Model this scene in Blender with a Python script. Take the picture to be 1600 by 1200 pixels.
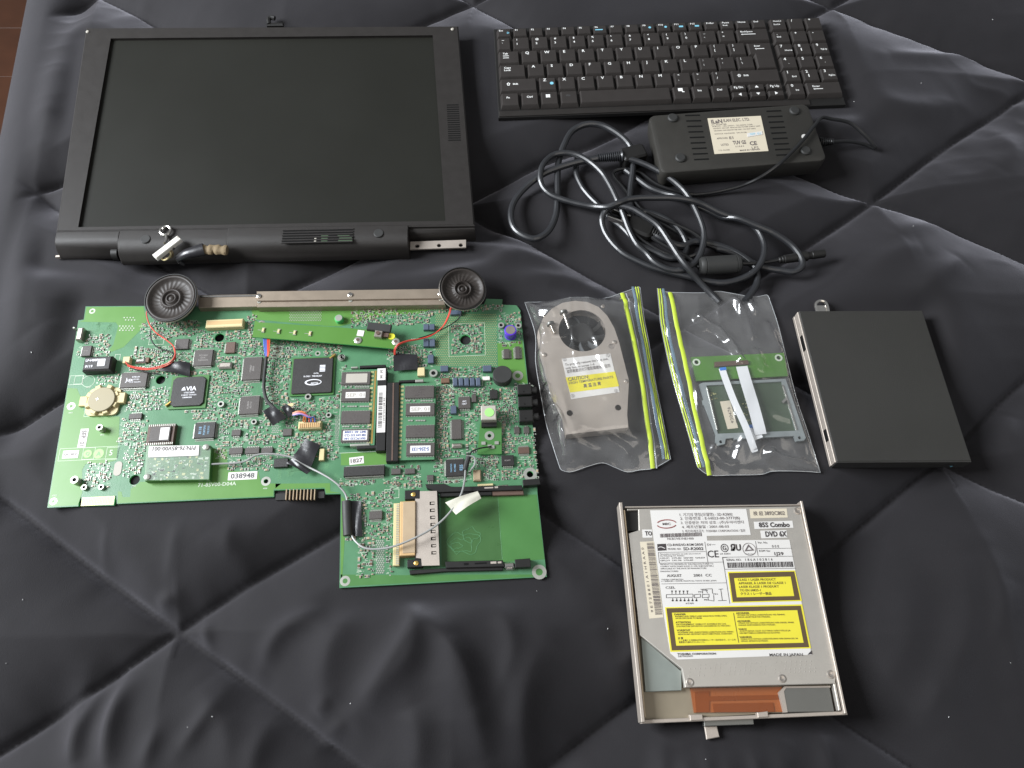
import bpy, bmesh, math, random
import numpy as np
from mathutils import Vector, Matrix
from mathutils.geometry import tessellate_polygon

for o in list(bpy.data.objects): bpy.data.objects.remove(o)
SC = bpy.context.scene
COL = SC.collection
random.seed(7)
R = math.radians

# ---------------------------------------------------------------- camera, light, exposure
FPX, CAMH, PITCH = 1200.0, 0.535, R(65)          # focal length in photo pixels, metres above the quilt, degrees below horizontal
cam = bpy.data.cameras.new('camera'); cam.sensor_width = 36; cam.lens = 36*FPX/1600
cam.clip_start = .01; cam.clip_end = 50
camo = bpy.data.objects.new('camera', cam); COL.objects.link(camo)
camo.location = (0, 0, CAMH); camo.rotation_euler = (R(90)-PITCH, 0, 0)
SC.camera = camo

wd = bpy.data.worlds.new('World'); SC.world = wd; wd.use_nodes = True
bgn = wd.node_tree.nodes['Background']
bgn.inputs[0].default_value = (.92, .96, 1.0, 1); bgn.inputs[1].default_value = .17     # soft light of the pale room

def area(name, loc, target, sx, sy, power, color):
    l = bpy.data.lights.new(name, 'AREA'); l.shape = 'RECTANGLE'; l.size = sx; l.size_y = sy
    l.energy = power; l.color = color
    o = bpy.data.objects.new(name, l); COL.objects.link(o); o.location = loc
    o.rotation_euler = (Vector(target)-Vector(loc)).to_track_quat('-Z', 'Y').to_euler()
    return o
area('window_light', (-1.48, .42, 1.05), (0, .3, 0), .80, .90, 50, (.92, .96, 1.0))
area('ceiling_light', (.55, -.5, 2.1), (.2, .3, 0), 1.2, 1.2, 4.5, (1.0, .92, .82))

vs = SC.view_settings
vs.view_transform = 'Standard'; vs.look = 'None'; vs.gamma = 1; vs.use_curve_mapping = False; vs.exposure = 0.68

# ---------------------------------------------------------------- photo pixel -> point at a known height
CP, SP = math.cos(PITCH), math.sin(PITCH)
def P(px, py, z=0.0):
    dx = (px-800)/FPX; dy = (600-py)/FPX
    r = Vector((dx, CP+dy*SP, -SP+dy*CP))
    t = (z-CAMH)/r.z
    return Vector((r.x*t, r.y*t, z))

class Fr:
    """local frame of a thing: origin on the quilt, x axis through two photo pixels"""
    def __init__(s, a, b, zt=0.0, z0=0.0):
        A = P(a[0], a[1], z0+zt); B = P(b[0], b[1], z0+zt)
        s.o = Vector((A.x, A.y, z0)); s.yaw = math.atan2(B.y-A.y, B.x-A.x)
        s.c, s.s_ = math.cos(s.yaw), math.sin(s.yaw)
    def w2l(s, w):
        d = w-s.o
        return Vector((d.x*s.c+d.y*s.s_, -d.x*s.s_+d.y*s.c, d.z))
    def __call__(s, px, py, z=0.0):
        return s.w2l(P(px, py, s.o.z+z))
    def sc(s, px, py, z=0.0):      # metres per pixel along x and y there
        a = s(px, py, z); return (s(px+1, py, z)-a).length, (s(px, py+1, z)-a).length
    def l2w(s, l):
        return Vector((s.o.x+l[0]*s.c-l[1]*s.s_, s.o.y+l[0]*s.s_+l[1]*s.c, s.o.z+l[2]))

# ---------------------------------------------------------------- materials
def lin(c):
    if isinstance(c, str):
        c = [int(c[i:i+2], 16)/255 for i in (0, 2, 4)]
    return tuple(x/12.92 if x <= .04045 else ((x+.055)/1.055)**2.4 for x in c)
MATS = {}
def mat(name, col, rough=.5, metal=0., var=.12, scale=120., bump=0., bscale=900., spec=.5, coat=0., sheen=0., rvar=.08, alpha=1.):
    m = bpy.data.materials.new(name); m.use_nodes = True; MATS[name] = m
    nt = m.node_tree; b = nt.nodes['Principled BSDF']
    tc = nt.nodes.new('ShaderNodeTexCoord')
    n = nt.nodes.new('ShaderNodeTexNoise'); n.inputs['Scale'].default_value = scale; n.inputs['Detail'].default_value = 5
    nt.links.new(tc.outputs['Object'], n.inputs['Vector'])
    c = lin(col)
    mx = nt.nodes.new('ShaderNodeMix'); mx.data_type = 'RGBA'
    mx.inputs[6].default_value = (*[x*(1-var) for x in c], 1); mx.inputs[7].default_value = (*[min(1, x*(1+var)) for x in c], 1)
    nt.links.new(n.outputs['Fac'], mx.inputs[0]); nt.links.new(mx.outputs[2], b.inputs['Base Color'])
    mr = nt.nodes.new('ShaderNodeMapRange')
    mr.inputs[3].default_value = max(.02, rough-rvar); mr.inputs[4].default_value = min(1, rough+rvar)
    nt.links.new(n.outputs['Fac'], mr.inputs[0]); nt.links.new(mr.outputs[0], b.inputs['Roughness'])
    b.inputs['Metallic'].default_value = metal
    b.inputs['Specular IOR Level'].default_value = spec
    b.inputs['Coat Weight'].default_value = coat
    if sheen: b.inputs['Sheen Weight'].default_value = sheen; b.inputs['Sheen Roughness'].default_value = .5
    if bump:
        n2 = nt.nodes.new('ShaderNodeTexNoise'); n2.inputs['Scale'].default_value = bscale; n2.inputs['Detail'].default_value = 2
        nt.links.new(tc.outputs['Object'], n2.inputs['Vector'])
        bp = nt.nodes.new('ShaderNodeBump'); bp.inputs['Strength'].default_value = bump; bp.inputs['Distance'].default_value = .0006
        nt.links.new(n2.outputs['Fac'], bp.inputs['Height']); nt.links.new(bp.outputs[0], b.inputs['Normal'])
    return m

black_plastic = mat('black_plastic', '262321', .50, bump=.25, bscale=2500, spec=.38)
key_plastic = mat('key_plastic', '2e2a28', .50, bump=.3, bscale=3000, spec=.4)
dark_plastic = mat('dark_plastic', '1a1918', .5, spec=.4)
adapter_plastic = mat('adapter_plastic', '2c2a26', .55, bump=.5, bscale=1800)
void_black = mat('void_black', '0c0c0c', .8, spec=.2)
lcd = mat('lcd_panel', '1e1e1a', .46, var=.12, scale=10, bump=.1, bscale=6000, spec=.25, rvar=.08)
cord_rubber = mat('cord_rubber', '202124', .42, spec=.7, coat=.2, bump=.1, bscale=400)
thin_rubber = mat('thin_cord_rubber', '1c1c1d', .34, spec=.5)
rubber = mat('rubber', '2b2b2a', .6)
steel = mat('steel', 'b9b1a8', .38, .85, var=.08, bump=.08, bscale=1500)
bright_steel = mat('bright_steel', 'd8d4ce', .22, 1.0)
satin_metal = mat('satin_metal', 'b5aba1', .5, .55, var=.05, bump=.15, bscale=3500)
drive_steel = mat('drive_steel', 'b5b0a8', .42, .5, var=.05, bump=.06, bscale=2200)
grey_metal = mat('grey_metal', '777773', .42, .7, var=.06)
black_paint = mat('black_painted_metal', '2f2e2b', .52, 0, var=.16, scale=14, bump=.5, bscale=3500, spec=.5, rvar=.14)
white_paper = mat('white_paper', 'd2cfcb', .6, var=.03)
cream_paper = mat('cream_paper', 'cdc3ae', .6, var=.04)
grey_paper = mat('grey_paper', 'a9a49a', .6, var=.04)
yellow_paper = mat('yellow_paper', 'dace3a', .55, var=.05)
brown_ink = mat('brown_ink', '57462f', .6)
ink = mat('ink', '3a3536', .6)
soft_ink = mat('grey_ink', '625a5a', .6)
blue_ink = mat('blue_ink', '4a5f9c', .6)
red_ink = mat('red_ink', '8a4a48', .6)
legend_white = mat('legend_white', 'f0f0ee', .5, var=.02)
legend_blue = mat('legend_blue', '7fc3da', .5)
legend_dim = mat('legend_dim', '4c4c4d', .5)
pcb_dark = mat('pcb_dark_green', '4c7a58', .36, var=.18, scale=90, spec=.5, bump=.08, bscale=1500)
pcb_light = mat('pcb_light_green', '55823c', .38, var=.10, scale=60, spec=.5)
pcb_mid = mat('pcb_mid_green', '45743d', .38, var=.12, scale=60, spec=.5)
pcb_edge = mat('pcb_edge_green', '52b868', .45, var=.1)
trace_green = mat('trace_green', '5f8f66', .38, spec=.5)
pcb_strip = mat('pcb_strip_green', '4f7c34', .38, var=.08, scale=60)
silk = mat('silkscreen', 'c3cdbb', .6, var=.05)
solder = mat('solder', 'b6b7ae', .35, .6)
gold = mat('gold', 'c9a860', .35, .8)
pad_tan = mat('pad_tan', 'b5b482', .4, .4)
chip_black = mat('chip_black', '4a4542', .5, var=.1, bump=.2, bscale=3000)
chip_dark = mat('chip_dark', '262423', .48, bump=.2, bscale=3000)
chip_brown = mat('chip_brown', '5a463c', .5, bump=.2, bscale=3000)
chip_print = mat('chip_print', '8d8986', .6)
chip_print_white = mat('chip_print_white', 'dddde2', .6)
smd_brown = mat('capacitor_brown', '6a5040', .45)
smd_tan = mat('capacitor_tan', 'a9957a', .45)
smd_black = mat('resistor_black', '2a2826', .4)
inductor_blue = mat('inductor_blue', '4e5869', .4)
cream_plastic = mat('cream_plastic', 'c7b98c', .5, var=.06)
tan_plastic = mat('tan_plastic', 'c3a273', .5, var=.06)
white_plastic = mat('white_plastic', 'e6e2da', .45)
purple_sleeve = mat('purple_sleeve', '5a35c0', .3, spec=.6)
wire_red = mat('wire_red', 'c9483a', .4)
wire_orange = mat('wire_orange', 'c0672c', .4)
wire_blue = mat('wire_blue', '5569b4', .4)
wire_black = mat('wire_black', '1c1c1c', .4)
wire_grey = mat('wire_grey', '8f908e', .35, spec=.6)
tape_black = mat('black_tape', '222124', .34, spec=.6, bump=.25, bscale=250)
tape_white = mat('white_tape', 'c6c3b4', .5, bump=.2, bscale=300)
copper_film = mat('orange_film', '8c4c22', .3, var=.12, scale=80, spec=.6)
copper_film_dark = mat('orange_film_dark', '763a14', .3, var=.12, scale=80)
foam_brown = mat('foam_brown', '75654c', .8, bump=.6, bscale=600)
yellow_tag = mat('yellow_tag', 'd8d63a', .5)
green_tag = mat('green_tag', '9ad07c', .5)
zip_green = mat('zip_lime', 'b4c842', .35, var=.04)
zip_blue = mat('zip_blue', '7fa6c0', .35)
ribbon_white = mat('ribbon_white', 'dfe0e2', .4, var=.03)
ribbon_blue = mat('ribbon_blue', '2f74c8', .4)
touch_green = mat('touchpad_green', '3f4f3c', .4, var=.1)
bracket_grey = mat('bracket_grey', 'a3abac', .4, .5)
lint_white = mat('lint_white', 'dcdcdc', .8)

# clear film: mostly transparent, a little haze, fresnel gloss
def film(name, haze, tint, gl=.12, gmul=2.2):
    m = bpy.data.materials.new(name); m.use_nodes = True; nt = m.node_tree
    nt.nodes.remove(nt.nodes['Principled BSDF']); out = nt.nodes['Material Output']
    tr = nt.nodes.new('ShaderNodeBsdfTransparent'); df = nt.nodes.new('ShaderNodeBsdfDiffuse'); df.inputs[0].default_value = (*tint, 1)
    gs = nt.nodes.new('ShaderNodeBsdfGlossy'); gs.inputs['Roughness'].default_value = gl
    tl = nt.nodes.new('ShaderNodeBsdfTranslucent'); tl.inputs[0].default_value = (*tint, 1)
    md = nt.nodes.new('ShaderNodeMixShader'); md.inputs[0].default_value = .5
    nt.links.new(df.outputs[0], md.inputs[1]); nt.links.new(tl.outputs[0], md.inputs[2])
    tc = nt.nodes.new('ShaderNodeTexCoord'); nz = nt.nodes.new('ShaderNodeTexNoise'); nz.inputs['Scale'].default_value = 35; nz.inputs['Detail'].default_value = 4
    nt.links.new(tc.outputs['Object'], nz.inputs['Vector'])
    mr = nt.nodes.new('ShaderNodeMapRange'); mr.inputs[1].default_value = .3; mr.inputs[2].default_value = .7
    mr.inputs[3].default_value = haze*.6; mr.inputs[4].default_value = haze*1.4
    nt.links.new(nz.outputs['Fac'], mr.inputs[0])
    m1 = nt.nodes.new('ShaderNodeMixShader'); nt.links.new(mr.outputs[0], m1.inputs[0])
    nt.links.new(tr.outputs[0], m1.inputs[1]); nt.links.new(md.outputs[0], m1.inputs[2])
    fr = nt.nodes.new('ShaderNodeFresnel'); ge = nt.nodes.new('ShaderNodeNewGeometry')
    io = nt.nodes.new('ShaderNodeMapRange'); io.inputs[3].default_value = 1.45; io.inputs[4].default_value = 1/1.45      # a thin film reflects alike from both sides
    nt.links.new(ge.outputs['Backfacing'], io.inputs[0]); nt.links.new(io.outputs[0], fr.inputs[0])
    mu = nt.nodes.new('ShaderNodeMath'); mu.operation = 'MULTIPLY'; mu.inputs[1].default_value = gmul; mu.use_clamp = True
    nt.links.new(fr.outputs[0], mu.inputs[0])
    m2 = nt.nodes.new('ShaderNodeMixShader'); nt.links.new(mu.outputs[0], m2.inputs[0])
    nt.links.new(m1.outputs[0], m2.inputs[1]); nt.links.new(gs.outputs[0], m2.inputs[2])
    nt.links.new(m2.outputs[0], out.inputs[0])
    return m
bag_film = film('bag_film', .065, (.80, .79, .78), .15, 2.4)
bag_back = film('bag_back_film', .17, (.80, .79, .78), .2, 1.0)
card_film = film('shield_film', .16, (.75, .85, .78), .2)

# ---------------------------------------------------------------- mesh builder
def rrect(cx, cy, w, h, r, n=4, a=0):
    pts = []
    for (sx, sy, a0) in ((1, 1, 0), (-1, 1, 90), (-1, -1, 180), (1, -1, 270)):
        for k in range(n+1):
            t = R(a0+90*k/n)
            pts.append((sx*(w/2-r)+r*math.cos(t), sy*(h/2-r)+r*math.sin(t)))
    c, s = math.cos(a), math.sin(a)
    return [(cx+x*c-y*s, cy+x*s+y*c) for x, y in pts]
def circ(cx, cy, r, n=20, ry=None):
    ry = ry or r
    return [(cx+r*math.cos(2*math.pi*k/n), cy+ry*math.sin(2*math.pi*k/n)) for k in range(n)]
def ccw(p):
    a = sum(p[i][0]*p[(i+1) % len(p)][1]-p[(i+1) % len(p)][0]*p[i][1] for i in range(len(p)))
    return list(p) if a > 0 else list(p)[::-1]
def inset(poly, d):
    n = len(poly); out = []
    for i in range(n):
        a, b, c = Vector(poly[i-1][:2]), Vector(poly[i][:2]), Vector(poly[(i+1) % n][:2])
        e1 = (b-a); e2 = (c-b)
        if e1.length < 1e-9 or e2.length < 1e-9: out.append(tuple(b)); continue
        e1.normalize(); e2.normalize()
        n1 = Vector((-e1.y, e1.x)); n2 = Vector((-e2.y, e2.x)); m = n1+n2
        k = m.dot(n1)
        m = m*(d/max(k, .35)); out.append((b.x+m.x, b.y+m.y))
    return out
def spline(pts, sub=6, closed=False):
    pts = [Vector(p) for p in pts]; n = len(pts); out = []
    rng = range(n if closed else n-1)
    for i in rng:
        p0 = pts[(i-1) % n] if closed or i > 0 else pts[0]*2-pts[1]
        p1 = pts[i]; p2 = pts[(i+1) % n]
        p3 = pts[(i+2) % n] if closed or i+2 < n else p2*2-p1
        for k in range(sub):
            t = k/sub
            out.append(.5*((2*p1)+(p2-p0)*t+(2*p0-5*p1+4*p2-p3)*t*t+(3*p1-p0-3*p2+p3)*t**3))
    if not closed: out.append(pts[-1])
    return out

TC = {}
def tmesh(s, bold=0):
    k = (s, bold)
    if k not in TC:
        c = bpy.data.curves.new('t', 'FONT'); c.body = s; c.resolution_u = 2; c.size = 1; c.offset = bold
        o = bpy.data.objects.new('t', c)
        me = bpy.data.meshes.new_from_object(o)
        v = [tuple(x.co)[:2] for x in me.vertices]; f = [tuple(p.vertices) for p in me.polygons]
        bpy.data.meshes.remove(me); bpy.data.objects.remove(o); bpy.data.curves.remove(c)
        TC[k] = (v, f)
    return TC[k]
CAPH = max(y for x, y in tmesh('H')[0])

class MB:
    def __init__(s): s.v = []; s.f = []; s.m = []; s.mi = 0
    def add(s, v, f):
        b = len(s.v); s.v += [tuple(x) for x in v]
        s.f += [tuple(i+b for i in q) for q in f]; s.m += [s.mi]*len(f)
        return s
    def loft(s, rings, c0=True, c1=True, closed=True):
        n = len(rings[0]); v = [p for r in rings for p in r]; f = []
        for k in range(len(rings)-1):
            for i in range(n if closed else n-1):
                j = (i+1) % n
                f.append((k*n+i, k*n+j, (k+1)*n+j, (k+1)*n+i))
        if c0: f.append(tuple(range(n))[::-1])
        if c1: f.append(tuple((len(rings)-1)*n+i for i in range(n)))
        return s.add(v, f)
    def prism(s, poly, z0, z1, ch=0):
        p = ccw([q[:2] for q in poly])
        rings = [[(x, y, z0) for x, y in p]]
        if ch:
            q = inset(p, ch); rings += [[(x, y, z1-ch) for x, y in p], [(x, y, z1) for x, y in q]]
        else: rings.append([(x, y, z1) for x, y in p])
        return s.loft(rings)
    def box(s, x, y, z0, w, d, h, a=0, ch=0):
        c, sn = math.cos(a), math.sin(a)
        p = [(x+u*c-v*sn, y+u*sn+v*c) for u, v in ((-w/2, -d/2), (w/2, -d/2), (w/2, d/2), (-w/2, d/2))]
        return s.prism(p, z0, z0+h, ch)
    def lid(s, x, y, z0, w, d, h, a=0):        # box without its bottom, for tiny pieces
        c, sn = math.cos(a), math.sin(a)
        p = [(x+u*c-v*sn, y+u*sn+v*c) for u, v in ((-w/2, -d/2), (w/2, -d/2), (w/2, d/2), (-w/2, d/2))]
        return s.loft([[(*q, z0) for q in p], [(*q, z0+h) for q in p]], c0=False)
    def plate(s, outer, holes, z0, z1):
        loops = [ccw([tuple(q[:2]) for q in outer])]+[ccw([tuple(q[:2]) for q in h])[::-1] for h in holes]
        tri = tessellate_polygon([[Vector((*q, 0)) for q in l] for l in loops])
        pts = [q for l in loops for q in l]; n = len(pts)
        v = [(*q, z1) for q in pts]+[(*q, z0) for q in pts]; f = []
        for t in tri:
            a, b, c = (Vector(pts[i]) for i in t)
            if (b-a).cross(c-a) < 0: t = t[::-1]
            f.append(tuple(t)); f.append(tuple(i+n for i in t)[::-1])
        k = 0
        for l in loops:
            m = len(l)
            for i in range(m): f.append((k+i, k+i+n, k+(i+1) % m+n, k+(i+1) % m))
            k += m
        return s.add(v, f)
    def tube(s, pts, r, n=8, sub=5, caps=True, closed=False, flat=1.0):
        q = spline(pts, sub, closed) if sub > 1 else [Vector(p) for p in pts]
        rings = []; up = Vector((0, 0, 1)); m = len(q)
        rs = r if callable(r) else (lambda t: r)
        for i in range(m):
            t = (q[(i+1) % m]-q[i-1]) if closed else (q[min(i+1, m-1)]-q[max(i-1, 0)])
            if t.length < 1e-9: t = Vector((1, 0, 0))
            t.normalize()
            a = t.cross(up)
            if a.length < 1e-4: a = Vector((1, 0, 0))
            a.normalize(); b = a.cross(t)
            rr = rs(i/max(1, m-1))
            rings.append([tuple(q[i]+a*(rr*math.cos(2*math.pi*k/n))-b*(rr*flat*math.sin(2*math.pi*k/n))) for k in range(n)])
        if closed: rings.append(rings[0]); caps = False
        return s.loft(rings, caps, caps)
    def lathe(s, c, prof, n=24, M=None, cap=True):
        rings = [[Vector((r*math.cos(2*math.pi*k/n), r*math.sin(2*math.pi*k/n), z)) for k in range(n)] for r, z in prof]
        C = Vector(c)
        if M: rings = [[tuple(C+M @ p) for p in r] for r in rings]
        else: rings = [[tuple(C+p) for p in r] for r in rings]
        return s.loft(rings, cap, cap)
    def sheet(s, grid):                        # rows of points
        h, w = len(grid), len(grid[0])
        return s.add([p for r in grid for p in r], [(i*w+j, i*w+j+1, (i+1)*w+j+1, (i+1)*w+j) for i in range(h-1) for j in range(w-1)])
    def text(s, t, x, y, z, h, width=None, a=0, al='l', bold=0, sx=1.0):
        v, f = tmesh(t, bold)
        if not v: return s
        k = h/CAPH; x0 = min(p[0] for p in v); x1 = max(p[0] for p in v)
        kx = width/(x1-x0) if width else k*sx
        off = {'l': x0, 'c': (x0+x1)/2, 'r': x1}[al]
        c, sn = math.cos(a), math.sin(a)
        return s.add([(x+(p[0]-off)*kx*c-(p[1]-CAPH/2)*k*sn, y+(p[0]-off)*kx*sn+(p[1]-CAPH/2)*k*c, z) for p in v], f)

def tag(o, label=None, cat=None, group=None, kind=None):
    for k, v in (('label', label), ('category', cat), ('group', group), ('kind', kind)):
        if v: o[k] = v
    return o
def mk(name, mb, mats, parent=None, label=None, kind=None, ang=35):
    me = bpy.data.meshes.new(name); me.from_pydata(mb.v, [], mb.f)
    for m in (mats if isinstance(mats, (list, tuple)) else [mats]): me.materials.append(m)
    me.polygons.foreach_set('material_index', mb.m)
    me.update(); me.shade_smooth(); me.set_sharp_from_angle(angle=R(ang))
    o = bpy.data.objects.new(name, me); COL.objects.link(o)
    if parent: o.parent = parent
    return tag(o, label, kind=kind)
def thing(name, fr, label, cat, group=None):
    o = bpy.data.objects.new(name, None); COL.objects.link(o); o.empty_display_size = .02
    o.location = fr.o; o.rotation_euler = (0, 0, fr.yaw)
    return tag(o, label, cat, group)
FOOT = []                                    # footprints that press the quilt down
def foot(fr, pts, base=0.0):
    FOOT.append(([tuple(fr.l2w((p[0], p[1], 0)))[:2] for p in pts], base))
def rect_px(fr, x0, y0, x1, y1, z):          # axis-parallel box in the frame from pixel extents
    c = fr((x0+x1)/2, (y0+y1)/2, z); a, b = fr.sc((x0+x1)/2, (y0+y1)/2, z)
    return c.x, c.y, abs(x1-x0)*a, abs(y1-y0)*b
# ================================================================ the setting: quilt and floor
# outlines of the things (photo pixels at quilt height) that press the quilt flat
PRESS = [
    [(134, 62), (715, 62), (748, 392), (640, 408), (185, 414), (80, 406)],               # screen lid
    [(770, 62), (1279, 50), (1326, 170), (779, 190)],                                     # keyboard
    [(1003, 225), (1254, 205), (1276, 292), (1018, 315)],                                 # adapter
    [(133, 484), (790, 472), (815, 490), (842, 770), (856, 905), (530, 922), (532, 776), (75, 796)],   # main board
    [(838, 500), (870, 478), (940, 478), (975, 560), (985, 690), (885, 698), (840, 545)], # heatsink
    [(1080, 560), (1232, 555), (1262, 690), (1120, 700)],                                 # touchpad
    [(1241, 499), (1432, 500), (1507, 736), (1297, 732)],                                 # floppy box
    [(967, 795), (1257, 795), (1328, 1118), (1000, 1138)],                                # optical drive
]
SOFT = [   # lighter things that only keep the puffs down and leave the seams as they are
    [(818, 470), (900, 462), (1000, 446), (1050, 718), (980, 740), (874, 738), (846, 622), (834, 521)],
    [(1026, 449), (1201, 459), (1244, 620), (1284, 740), (1189, 743), (1090, 735), (1050, 589)],
    [(800, 300), (830, 250), (900, 195), (990, 200), (1060, 250), (1130, 300), (1370, 215), (1370, 240), (1200, 330), (1300, 400), (1250, 440), (1130, 460), (1000, 420), (950, 380), (850, 385)],
]
SEAMS = [
    [(-120, 190), (0, 265), (50, 293), (82, 315), (250, 405), (420, 500), (640, 640)],
    [(100, -45), (200, 0), (265, 35), (420, 122), (600, 230), (741, 324), (802, 352), (858, 380), (970, 436), (1100, 505), (1330, 625), (1530, 733), (1600, 765), (1700, 810)],
    [(700, -35), (760, 0), (835, 43), (960, 110), (1120, 195), (1275, 265), (1375, 300), (1450, 325), (1600, 386), (1700, 425)],
    [(1250, -30), (1340, 0), (1400, 25), (1540, 75), (1600, 96), (1750, 150)],
    [(-150, 690), (0, 783), (116, 876), (262, 985), (400, 1085), (550, 1200), (680, 1300)],
    [(640, 640), (760, 725), (860, 800), (970, 872), (1100, 965), (1330, 1122), (1440, 1195), (1600, 1300)],
    [(24, 76), (33, 63), (70, 28), (110, 0), (160, -40)],
    [(-100, 375), (0, 325), (50, 293), (90, 270), (250, 200), (450, 115), (630, 35), (710, 0), (790, -35)],
    [(-120, 725), (0, 665), (100, 605), (250, 530), (413, 455), (520, 406), (640, 345), (743, 292), (841, 240), (960, 195), (1100, 110), (1240, 27), (1290, 0), (1350, -35)],
    [(-120, 1235), (0, 1165), (140, 1072), (262, 985), (400, 897), (530, 820), (700, 715), (900, 600), (1080, 490), (1245, 385), (1375, 300), (1480, 222), (1600, 140), (1700, 75)],
    [(700, 1320), (860, 1200), (991, 1100), (1120, 1005), (1291, 868), (1333, 838), (1444, 744), (1510, 690), (1600, 600), (1720, 500)],
]
# explicit soft folds: photo pixels, height, half width (metres)
FOLDS = [
    ([(520, 943), (440, 988), (400, 1048)], .0050, .007), ([(630, 928), (650, 968), (630, 1008), (560, 1108)], .0045, .006), ([(655, 958), (720, 1028), (750, 1113)], .0045, .007),
    ([(485, 1118), (515, 1088)], .003, .006), ([(310, 968), (316, 1008)], .0030, .005), ([(235, 948), (270, 928)], .0030, .006), ([(150, 1068), (120, 1138), (112, 1205)], .0040, .006),
    ([(190, 1048), (172, 1138), (170, 1205)], .0040, .006), ([(340, 1088), (280, 1178)], .0035, .006), ([(250, 1133), (225, 1205)], .0030, .006), ([(175, 788), (150, 888)], .0012, .004),
    ([(285, 798), (260, 908)], .0012, .004), ([(540, 1123), (490, 1168)], .0035, .006), ([(365, 800), (355, 870)], .0012, .005), ([(775, 930), (800, 1010), (780, 1080)], .0035, .008),
    ([(1040, 1160), (1030, 1220)], .004, .006), ([(1100, 1150), (1105, 1220)], .004, .006), ([(1170, 1150), (1185, 1225)], .004, .006), ([(1290, 1140), (1300, 1220)], .004, .008),
    ([(1530, 850), (1545, 940), (1530, 1020)], .0035, .008), ([(1460, 1060), (1450, 1130)], .0030, .008), ([(1590, 640), (1570, 700)], .003, .008),
    ([(628, 935), (655, 975), (640, 1030), (590, 1085), (560, 1130)], .0075, .011),
    ([(700, 985), (715, 1060), (745, 1130), (760, 1200)], .0075, .012),
    ([(560, 950), (520, 1010), (505, 1080), (500, 1110)], .005, .012),
    ([(850, 1000), (820, 1070), (815, 1150), (830, 1220)], .006, .012),
    ([(640, 1100), (655, 1160), (640, 1230)], .005, .010),
    ([(935, 960), (965, 1020), (960, 1070)], .004, .013),
    ([(130, 1050), (110, 1110), (120, 1200)], .005, .010),
    ([(215, 1040), (180, 1110), (175, 1210)], .005, .010),
    ([(300, 1060), (350, 1130), (360, 1220)], .004, .011),
    ([(420, 1120), (400, 1170), (395, 1230)], .004, .009),
    ([(1490, 850), (1500, 960), (1480, 1060), (1500, 1160)], .006, .014),
    ([(1420, 900), (1410, 1000), (1380, 1080)], .004, .014),
    ([(1565, 900), (1560, 1000), (1590, 1100)], .005, .012),
    ([(1070, 1170), (1075, 1230)], .005, .010), ([(1130, 1165), (1140, 1230)], .004, .009), ([(1215, 1150), (1225, 1220)], .005, .011),
    ([(1375, 95), (1460, 90), (1530, 72)], .005, .012), ([(1350, 165), (1430, 175), (1500, 160)], .004, .012),
    ([(1395, 370), (1440, 350), (1470, 340)], .004, .012), ([(1420, 475), (1455, 440), (1495, 410)], .006, .012),
    ([(1340, 430), (1400, 400), (1440, 395)], .004, .013), ([(1560, 200), (1580, 240), (1550, 270)], .004, .012),
    ([(700, 430), (790, 395), (860, 400), (930, 440)], .006, .012), ([(800, 440), (880, 430), (960, 455)], .004, .009),
    ([(760, 350), (800, 365), (850, 372)], .003, .008),
    ([(20, 120), (70, 120), (120, 110)], .002, .010), ([(20, 180), (60, 178), (110, 176)], .002, .009), ([(15, 235), (50, 230), (95, 220)], .002, .009),
    ([(330, 820), (370, 870), (380, 920)], .003, .014), ([(160, 820), (210, 880), (250, 930)], .003, .012), ([(60, 520), (90, 560)], .003, .02),
]
def _hash(ix, iy, seed):
    h = (ix.astype(np.int64)*374761393+iy.astype(np.int64)*668265263+seed*974634773) & 0x7fffffff
    h = ((h ^ (h >> 13))*1274126177) & 0x7fffffff
    return ((h ^ (h >> 16)) & 0xffff)/65535.0
def vnoise(x, y, seed=0):
    ix = np.floor(x); iy = np.floor(y); fx = x-ix; fy = y-iy
    fx = fx*fx*fx*(fx*(fx*6-15)+10); fy = fy*fy*fy*(fy*(fy*6-15)+10)
    a = _hash(ix, iy, seed); b = _hash(ix+1, iy, seed); c = _hash(ix, iy+1, seed); d = _hash(ix+1, iy+1, seed)
    return (a*(1-fx)+b*fx)*(1-fy)+(c*(1-fx)+d*fx)*fy-.5
def segdist(X, Y, a, b):
    dx, dy = b[0]-a[0], b[1]-a[1]; L2 = dx*dx+dy*dy
    t = np.clip(((X-a[0])*dx+(Y-a[1])*dy)/L2, 0, 1)
    return np.hypot(X-a[0]-t*dx, Y-a[1]-t*dy), t*math.sqrt(L2)
def polydist(X, Y, poly):                     # 0 inside
    ins = np.zeros(X.shape, bool); d = np.full(X.shape, 9.)
    for i in range(len(poly)):
        a, b = poly[i-1], poly[i]
        d = np.minimum(d, segdist(X, Y, a, b)[0])
        with np.errstate(divide='ignore', invalid='ignore'):
            c = ((a[1] > Y) != (b[1] > Y)) & (X < (b[0]-a[0])*(Y-a[1])/(b[1]-a[1]+1e-12)+a[0])
        ins ^= c
    return np.where(ins, 0, d)
W2 = lambda p: tuple(P(*p, 0))[:2]
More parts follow.
